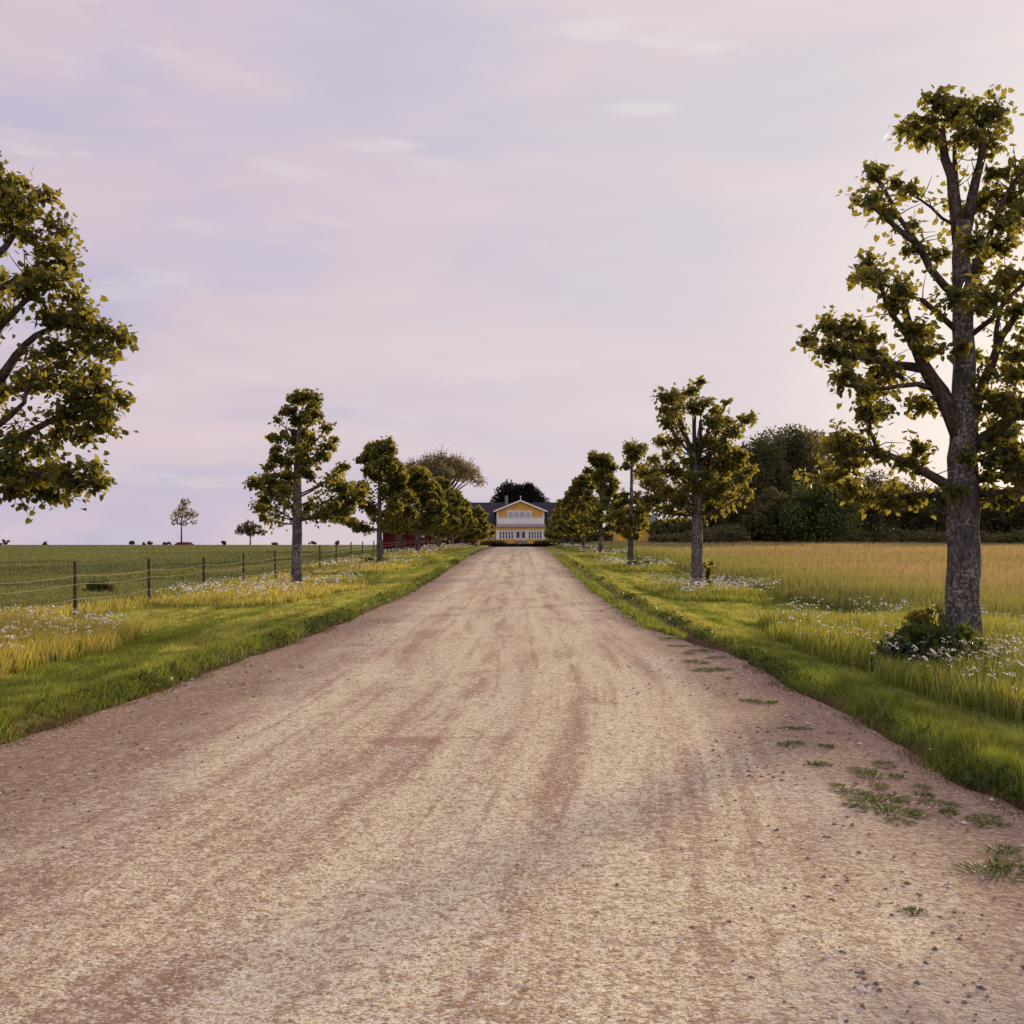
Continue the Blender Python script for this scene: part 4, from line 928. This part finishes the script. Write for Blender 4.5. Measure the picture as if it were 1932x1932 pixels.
def umbels(n, u0, u1, name, label, d1=130):
    def fp(X, D):
        isl = island(X, D); p_ = (1-sstep(.80, 1.05, isl))*(.25+.75*sstep(.35, .60, fbm(X*1.3, D*.9, 141, 3)))*np.where((D < 20) & (X > 0), .28, 1)
        return p_*(X > -11)
    X, D = sample(n, 8.0, d1, u0, u1, fp); n = len(X)
    h = .30+.24*rng.random(n); z = gh(X, D)
    P = np.stack([X+rng.normal(0, .03, n), D+rng.normal(0, .03, n), z+h], 1)
    m_ = 7; rad_ = (.016+.014*rng.random(n))*(1+D*.02)
    off = rng.normal(0, 1, (n, m_, 3))*np.array((1, 1, .25)); Q = (P[:, None]+off*rad_[:, None, None]*.75).reshape(-1, 3)
    s = np.repeat(np.where(X < 0, .0052, .0038)+.00036*D, m_)
    a = rng.random(len(Q))*6.28; cx, cy = np.cos(a)*s, np.sin(a)*s; tz = rng.normal(0, .5, len(Q))*s; ty = rng.normal(0, .7, len(Q))*s
    V = np.stack([Q+np.stack([cx, cy, tz], 1), Q+np.stack([-cy, cx, ty], 1), Q+np.stack([-cx, -cy, -tz], 1), Q+np.stack([cy, -cx, -ty], 1)], 1)
    o = fast_mesh(name, V.reshape(-1, 3), np.arange(len(Q)*4), np.full(len(Q), 4), M_FLOWER); tag(o, label, "wildflowers", kind="stuff")
umbels(2700, -1.0, 0, "wildflowers", "haze of small white wildflowers over the tall grass round the left trees")
umbels(1900, 0, 1.0, "wildflowers", "haze of small white wildflowers over the tall grass round the right trees")

# ------------------------------------------------------------------ fence
root = empty("wire_fence", (-9.5, 17.4, float(gh(-9.5, 17.4)))); tag(root, "wooden post and pale wire fence along the left pasture", "fence")
tops = []
fr = np.random.default_rng(5)
for k in range(-2, 24):
    D = 21.9+4.53*k; X = -9.5+fr.normal(0, .03); z = float(gh(X, D)); h = 1.17-.0*k+fr.normal(0, .03)
    mb = MB(); lx, ly = fr.normal(0, .02), fr.normal(0, .02)
    mb.tube([(X, D, z-.1), (X+lx*.5, D+ly*.5, z+h*.5), (X+lx, D+ly, z+h-.012), (X+lx, D+ly, z+h)], [.040, .039, .038, .032], 9, wob=.03)
    mb.build("post", M_POST, root, False); tops.append((X, D, z, h))
for hw in (.92, .74, .42):
    mb = MB(); pts = []
    for a, b in zip(tops[:-1], tops[1:]):
        for t in (0, .25, .5, .75):
            pts.append((a[0]*(1-t)+b[0]*t+.055, a[1]*(1-t)+b[1]*t, (a[2]*(1-t)+b[2]*t)+hw-.045*4*t*(1-t)))
    mb.tube(pts, [.0022+.00005*p_[1] for p_ in pts], 4, False); mb.build("wire", M_WIRE, root)

# ------------------------------------------------------------------ buildings
M_OCHRE = plain("ochre_boards", (0.68, 0.40, 0.09), 0.7, .08, 1.0)
M_WHITE = plain("white_paint", (0.82, 0.79, 0.82), 0.55, .04, 1.0)
M_SLATE = plain("dark_slate", (0.030, 0.029, 0.042), 0.75, .2, 1.5, .1)
M_GREYROOF = plain("grey_roof", (0.085, 0.09, 0.10), 0.6, .15, 1.5)
M_GLASS = plain("dark_window_glass", (0.05, 0.045, 0.055), 0.12, .1, 1.0, .5)
M_RED = plain("falu_red_boards", (0.085, 0.009, 0.015), 0.85, .15, 1.0, .08)
M_DRED = plain("dark_brick", (0.050, 0.020, 0.024), 0.85, .2, 2.0, .08)
M_STONE = plain("plinth_stone", (0.25, 0.22, 0.21), 0.8, .15, 2.0)
M_BRICK = plain("chimney_brick", (0.24, 0.22, 0.22), 0.85, .15, 3.0)

def window(parent, x0, x1, yf, z0, z1, nx_=2, nz_=3, fr_=.07, name="window"):
    """frame proud of the wall with a pane set behind it"""
    f = MB(); f.box(x0, x0+fr_, yf-.06, yf+.02, z0, z1); f.box(x1-fr_, x1, yf-.06, yf+.02, z0, z1)
    f.box(x0+fr_, x1-fr_, yf-.06, yf+.02, z1-fr_, z1); f.box(x0+fr_, x1-fr_, yf-.06, yf+.02, z0, z0+fr_)
    for i in range(1, nx_): xm = x0+(x1-x0)*i/nx_; f.box(xm-.02, xm+.02, yf-.045, yf+.015, z0+fr_, z1-fr_)
    for i in range(1, nz_):
        zm = z0+(z1-z0)*i/nz_
        for j in range(nx_):
            a = x0+(x1-x0)*j/nx_+(fr_ if j == 0 else .02); b = x0+(x1-x0)*(j+1)/nx_-(fr_ if j == nx_-1 else .02); f.box(a, b, yf-.04, yf+.01, zm-.018, zm+.018)
    o = f.build(name, M_WHITE, parent)
    pm = MB(); pm.box(x0+fr_-.005, x1-fr_+.005, yf-.020, yf-.004, z0+fr_-.005, z1-fr_+.005)
    me = pm.build("pane", M_GLASS, parent); me.parent = o; return o

D0 = 165.0; k_ = .01139; hx = wx(982, D0); hz0 = 1.14
def HX(z): return hx+(z-845)*k_
def HZ(z): return hz0+(1165-z)*k_
root = empty("yellow_house", (hx, D0, hz0)); tag(root, "ochre yellow house with white glazed porch and dark roof at the drive's end", "house")
# main block, long roof parallel to the front
mb = MB(); mb.box(hx-8.6, hx+8.6, D0+3.0, D0+12, hz0-.5, HZ(900)); mb.build("wall", M_OCHRE, root)
mb = MB(); zr = HZ(556); ze = HZ(905); a0, a1 = hx-9.1, hx+9.1
mb.add([(a0, D0+2.5, ze), (a1, D0+2.5, ze), (a1-.4, D0+7.5, zr), (a0+.4, D0+7.5, zr), (a0, D0+12.5, ze), (a1, D0+12.5, ze)], [(0, 1, 2, 3), (4, 3, 2, 5), (0, 3, 4), (1, 5, 2), (0, 4, 5, 1)])
roof = mb.build("roof", M_SLATE, root)
for xz in (-2.35,):
    mb = MB(); mb.box(hx+xz-.25, hx+xz+.25, D0+7.0, D0+7.8, zr-.6, zr+1.0); mb.box(hx+xz-.31, hx+xz+.31, D0+6.94, D0+7.86, zr+1.0, zr+1.12); c_ = mb.build("chimney", M_BRICK, root); c_.parent = roof
# projecting gabled front
w0, w1 = HX(508), HX(1182); ez = HZ(700); pz = HZ(565)
mb = MB(); mb.prism([(w0, HZ(940)), (w1, HZ(940)), (w1, ez), (hx, pz), (w0, ez)], D0, D0+3.0); mb.build("gable_wall", M_OCHRE, root)
mb = MB(); mb.box(w0, w1, D0+.02, D0+3.0, hz0-.5, HZ(940)-.003); mb.build("ground_floor_wall", M_OCHRE, root)
mb = MB(); t = .14
e0, e1 = HX(462), HX(1225); yy0, yy1 = D0-.35, D0+7
sl_ = (pz-ez)/(hx-w0); e0z = ez-(w0-e0)*sl_; 
mb.add([(e0, yy0, e0z+.05), (hx, yy0, pz+.05), (hx, yy1, pz+.05), (e0, yy1, e0z+.05), (e0, yy0, e0z+.05+t), (hx, yy0, pz+.05+t), (hx, yy1, pz+.05+t), (e0, yy1, e0z+.05+t)], [(0, 1, 2, 3), (4, 7, 6, 5), (0, 4, 5, 1), (3, 2, 6, 7), (0, 3, 7, 4)])
mb.add([(e1, yy0, e0z+.05), (hx, yy0, pz+.05), (hx, yy1, pz+.05), (e1, yy1, e0z+.05), (e1, yy0, e0z+.05+t), (hx, yy0, pz+.05+t), (hx, yy1, pz+.05+t), (e1, yy1, e0z+.05+t)], [(0, 3, 2, 1), (4, 5, 6, 7), (0, 1, 5, 4), (3, 7, 6, 2), (0, 4, 7, 3)])
mb.build("gable_roof", M_SLATE, root)
mb = MB()
for s_, ex in ((1, e0), (-1, e1)):
    mb.add([(ex, yy0-.05, e0z-.02), (hx, yy0-.05, pz-.02), (hx, yy0-.05, pz+.24), (ex, yy0-.05, e0z+.24), (ex, yy0-.005, e0z-.02), (hx, yy0-.005, pz-.02), (hx, yy0-.005, pz+.24), (ex, yy0-.005, e0z+.24)], [(0, 1, 2, 3), (4, 7, 6, 5), (0, 4, 5, 1), (3, 2, 6, 7), (0, 3, 7, 4)])
mb.build("bargeboard", M_WHITE, root)
mb = MB(); mb.tube([(hx, D0-.3, pz+.1), (hx, D0-.3, pz+.5), (hx, D0-.3, pz+.95)], [.06, .05, .02], 6); mb.tube([(hx, D0-.3, pz+.6), (hx, D0-.3, pz+.7), (hx, D0-.3, pz+.8)], [.03, .10, .03], 8); mb.build("finial", M_WHITE, root)
for cx_ in (w0, w1-.22):
    mb = MB(); mb.box(cx_, cx_+.22, D0-.05, D0-.002, HZ(925), ez-.02); mb.build("corner_board", M_WHITE, root)
# upper windows: a white three-part group, and a full-width balcony parapet
mb = MB(); mb.box(HX(655), HX(1005), D0-.10, D0-.003, HZ(800), HZ(700)); mb.box(HX(645), HX(1015), D0-.14, D0-.1, HZ(707), HZ(697)); mb.build("window_surround", M_WHITE, root)
M_PALEGLASS = plain("sky_lit_glass", (0.42, 0.43, 0.47), 0.2, .05, 1.0, .5)  # pale sky reflection put into the pane colour
for j in range(4):
    a = HX(668+j*82); b = a+.86; f = MB(); yf = D0-.16
    f.box(a, a+.06, yf, D0-.145, HZ(795), HZ(712)); f.box(b-.06, b, yf, D0-.145, HZ(795), HZ(712)); f.box(a+.06, b-.06, yf, D0-.145, HZ(718), HZ(712)); f.box((a+b)/2-.02, (a+b)/2+.02, yf+.002, D0-.145, HZ(795), HZ(718))
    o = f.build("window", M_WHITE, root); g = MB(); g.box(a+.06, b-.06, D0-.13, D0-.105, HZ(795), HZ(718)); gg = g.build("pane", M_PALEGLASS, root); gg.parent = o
mb = MB(); yb = D0-1.6
mb.box(HX(520), HX(1172), yb-.05, yb, HZ(885), HZ(803)); mb.box(HX(520), HX(520)+.05, yb, D0, HZ(885), HZ(803)); mb.box(HX(1172)-.05, HX(1172), yb, D0, HZ(885), HZ(803))
mb.box(HX(514), HX(1178), yb-.09, yb+.05, HZ(803), HZ(797))
for j in range(27): xx = HX(522)+j*(HX(1170)-HX(522))/26; mb.box(xx-.015, xx+.015, yb-.068, yb-.05, HZ(884), HZ(804))
mb.build("balcony_parapet", M_WHITE, root)
mb = MB(); mb.add([(HX(500), yb-.35, HZ(925)), (HX(1195), yb-.35, HZ(925)), (HX(1185), yb-.052, HZ(888)), (HX(510), yb-.052, HZ(888)), (HX(500), D0, HZ(925)), (HX(1195), D0, HZ(925))], [(0, 1, 2, 3), (0, 4, 5, 1)]); mb.build("porch_roof", plain("grey_mauve_felt", (.30, .24, .28), .8), root)
mb = MB(); mb.box(HX(515), HX(1180), yb-.12, D0, HZ(965), HZ(927)); mb.build("porch_frieze", M_OCHRE, root)
mb = MB(); mb.box(HX(515), HX(1180), yb-.05, D0-.003, hz0-.4, HZ(1103)); mb.build("porch_base", M_OCHRE, root)
for a, b in ((503, 543), (750, 772), (925, 950), (1150, 1185)):
    mb = MB(); mb.box(HX(a), HX(b), yb-.10, yb+.1, HZ(1103)+.003, HZ(966)); mb.build("porch_post", M_WHITE, root)
mb = MB(); mb.box(HX(543), HX(1150), yb-.04, yb+.0, HZ(985), HZ(966)); mb.build("porch_beam", M_WHITE, root)
for a, b, nn in ((545, 748, 5), (952, 1148, 5)):
    st_ = (b-a)/nn
    for j in range(nn): window(root, HX(a+j*st_)+.01, HX(a+(j+1)*st_)-.01, yb+.06, HZ(1100), HZ(987), 1, 2, .10)
for a, b in ((775, 845), (852, 922)):
    f = MB(); f.box(HX(a), HX(b), yb+.02, yb+.07, HZ(1120), HZ(987)); dr = f.build("door", M_WHITE, root); g = MB(); g.box(HX(a+14), HX(b-14), yb+.0, yb+.016, HZ(1085), HZ(997)); gg = g.build("pane", M_GLASS, root); gg.parent = dr
for j in range(3):
    mb = MB(); mb.box(HX(768), HX(935), yb-.35-.3*j, yb-.12-.0*j-.3*j+.0, hz0-.3, HZ(1120)-.14*j); mb.build("step", M_STONE, root)
for xz in (180, 330, 430, 1265, 1390, 1500): window(root, HX(xz)-.42, HX(xz)+.42, D0+2.98, HZ(1095), HZ(995), 2, 3, .12)
# low clipped hedge closing the drive
def hedge(name, pts, w, h, label, seed, n=2600, mat=M_DARKLEAF, size=.16):
    root = empty(name, (pts[0][0], pts[0][1], float(gh(*pts[0])))); tag(root, label, "hedge")
    r = np.random.default_rng(seed); P = np.array(pts, float); seg = np.linalg.norm(np.diff(P, axis=0), axis=1); cum = np.concatenate(([0], np.cumsum(seg)))
    t = r.random(n)*cum[-1]; X = np.interp(t, cum, P[:, 0]); Y = np.interp(t, cum, P[:, 1])
    a = r.uniform(0, 6.28, n); X2 = X+np.cos(a)*w*r.uniform(.3, 1, n); Y2 = Y+np.sin(a)*w*r.uniform(.3, 1, n); hh = h(X) if callable(h) else np.full(n, h)
    Z = gh(X, Y)+hh*r.random(n)**.7
    lv = Leaves(); lv.pts(np.stack([X2, Y2, Z], 1), r.normal(0, 1, (n, 3)), size*(.6+.8*r.random(n))); lv.build("foliage", mat, root, .1)
    mb = MB()
    for k in range(14):
        q = k/13*cum[-1]; a_, b_ = np.interp(q, cum, P[:, 0]), np.interp(q, cum, P[:, 1]); z = float(gh(a_, b_)); mb.tube([(a_, b_, z-.05), (a_, b_, z+float(h(np.array(a_)) if callable(h) else h)*.7)], [.04, .02], 5)
    mb.build("stems", M_LIMB, root); return root
hedge("clipped_hedge", [(-3.6, 136.3), (-1.5, 136), (0.3, 135.9), (2.2, 136), (4.4, 136.3)], .5, lambda x: .33+.10*np.clip(np.abs(x-.3)/4, 0, 1)**2, "low black green hedge across the far end of the gravel drive", 61, 4200)
hedge("flower_bed_shrubs", [(HX(330)*.9, 150), (HX(590)*.9, 150.5)], .8, .55, "low dark green shrubs left of the porch steps", 62, 1500, M_WOODLEAF, .25)
hedge("flower_bed_shrubs", [(HX(1090)*.9, 150.5), (HX(1330)*.9, 150)], .8, .6, "low dark green shrubs right of the porch steps", 63, 1500, M_WOODLEAF, .25)

# red barn and dark wing on the left
def barn(name, px0, px1, D, ye, yr, dep, wall, roofm, label, wins=(), cat="barn", door=None):
    X0, X1 = wx(px0, D), wx(px1, D); z0 = float(gh((X0+X1)/2, D)); ze = EYE+(1020-ye)/1932*D; zr = EYE+(1020-yr)/1932*D
    root = empty(name, ((X0+X1)/2, D, z0)); tag(root, label, cat)
    mb = MB(); mb.box(X0, X1, D, D+dep, z0-.5, ze); 
    mb.add([(X0, D, ze), (X0, D+dep, ze), (X0, D+dep/2, zr-.1)], [(0, 1, 2)]); mb.add([(X1, D, ze), (X1, D+dep, ze), (X1, D+dep/2, zr-.1)], [(0, 2, 1)])
    mb.build("wall", wall, root)
    mb = MB(); mb.add([(X0-.3, D-.4, ze-.12), (X1+.3, D-.4, ze-.12), (X1+.3, D+dep/2, zr), (X0-.3, D+dep/2, zr), (X0-.3, D+dep+.4, ze-.12), (X1+.3, D+dep+.4, ze-.12),
        (X0-.3, D-.4, ze+.03), (X1+.3, D-.4, ze+.03), (X1+.3, D+dep/2, zr+.15), (X0-.3, D+dep/2, zr+.15), (X0-.3, D+dep+.4, ze+.03), (X1+.3, D+dep+.4, ze+.03)],
        [(0, 3, 2, 1), (4, 5, 2, 3), (6, 7, 8, 9), (10, 9, 8, 11), (0, 1, 7, 6), (4, 10, 11, 5), (0, 6, 9, 3), (3, 9, 10, 4), (1, 2, 8, 7), (2, 5, 11, 8)]); mb.build("roof", roofm, root)
    for (p0, p1, y0_, y1_) in wins: window(root, wx(p0, D), wx(p1, D), D-.02, EYE+(1020-y1_)/1932*D, EYE+(1020-y0_)/1932*D, 2, 2, .09)
    if door:
        p0, p1, y0_ = door; mb = MB(); mb.box(wx(p0, D), wx(p1, D), D-.07, D-.003, z0, EYE+(1020-y0_)/1932*D); mb.build("door", M_POST, root)
    return root, X0, X1, z0, ze
barn("red_barn", 722, 815, 142, 1003, 990, 8, M_RED, M_RED, "dark red wooden barn seen between the third and fourth left limes", [(795, 801, 1008, 1014)], door=(745, 760, 1010))
barn("outbuilding", 822, 893, 150, 1006, 984, 7, M_DRED, M_DRED, "dark brick outbuilding with two pale framed windows left of the yellow house", [(840, 848, 1008, 1016), (872, 880, 1008, 1016)], cat="building")
r_, X0, X1, z0, ze = barn("yellow_lodge", 1165, 1240, 138, 988, 973, 6.5, M_OCHRE, M_GREYROOF, "yellow lodge with grey roof behind the right hand limes", [(1180, 1188, 998, 1008)], cat="house")
mb = MB(); mb.box(X1-.16, X1+.03, 137.94, 137.998, z0, ze); mb.build("corner_board", M_WHITE, r_)
# far farm roof below the lone tree
barn("distant_farmhouse", 330, 352, 395, 1028, 1023.5, 8, M_RED, M_RED, "tiny red farm roof just under the lone tree on the horizon", cat="house")
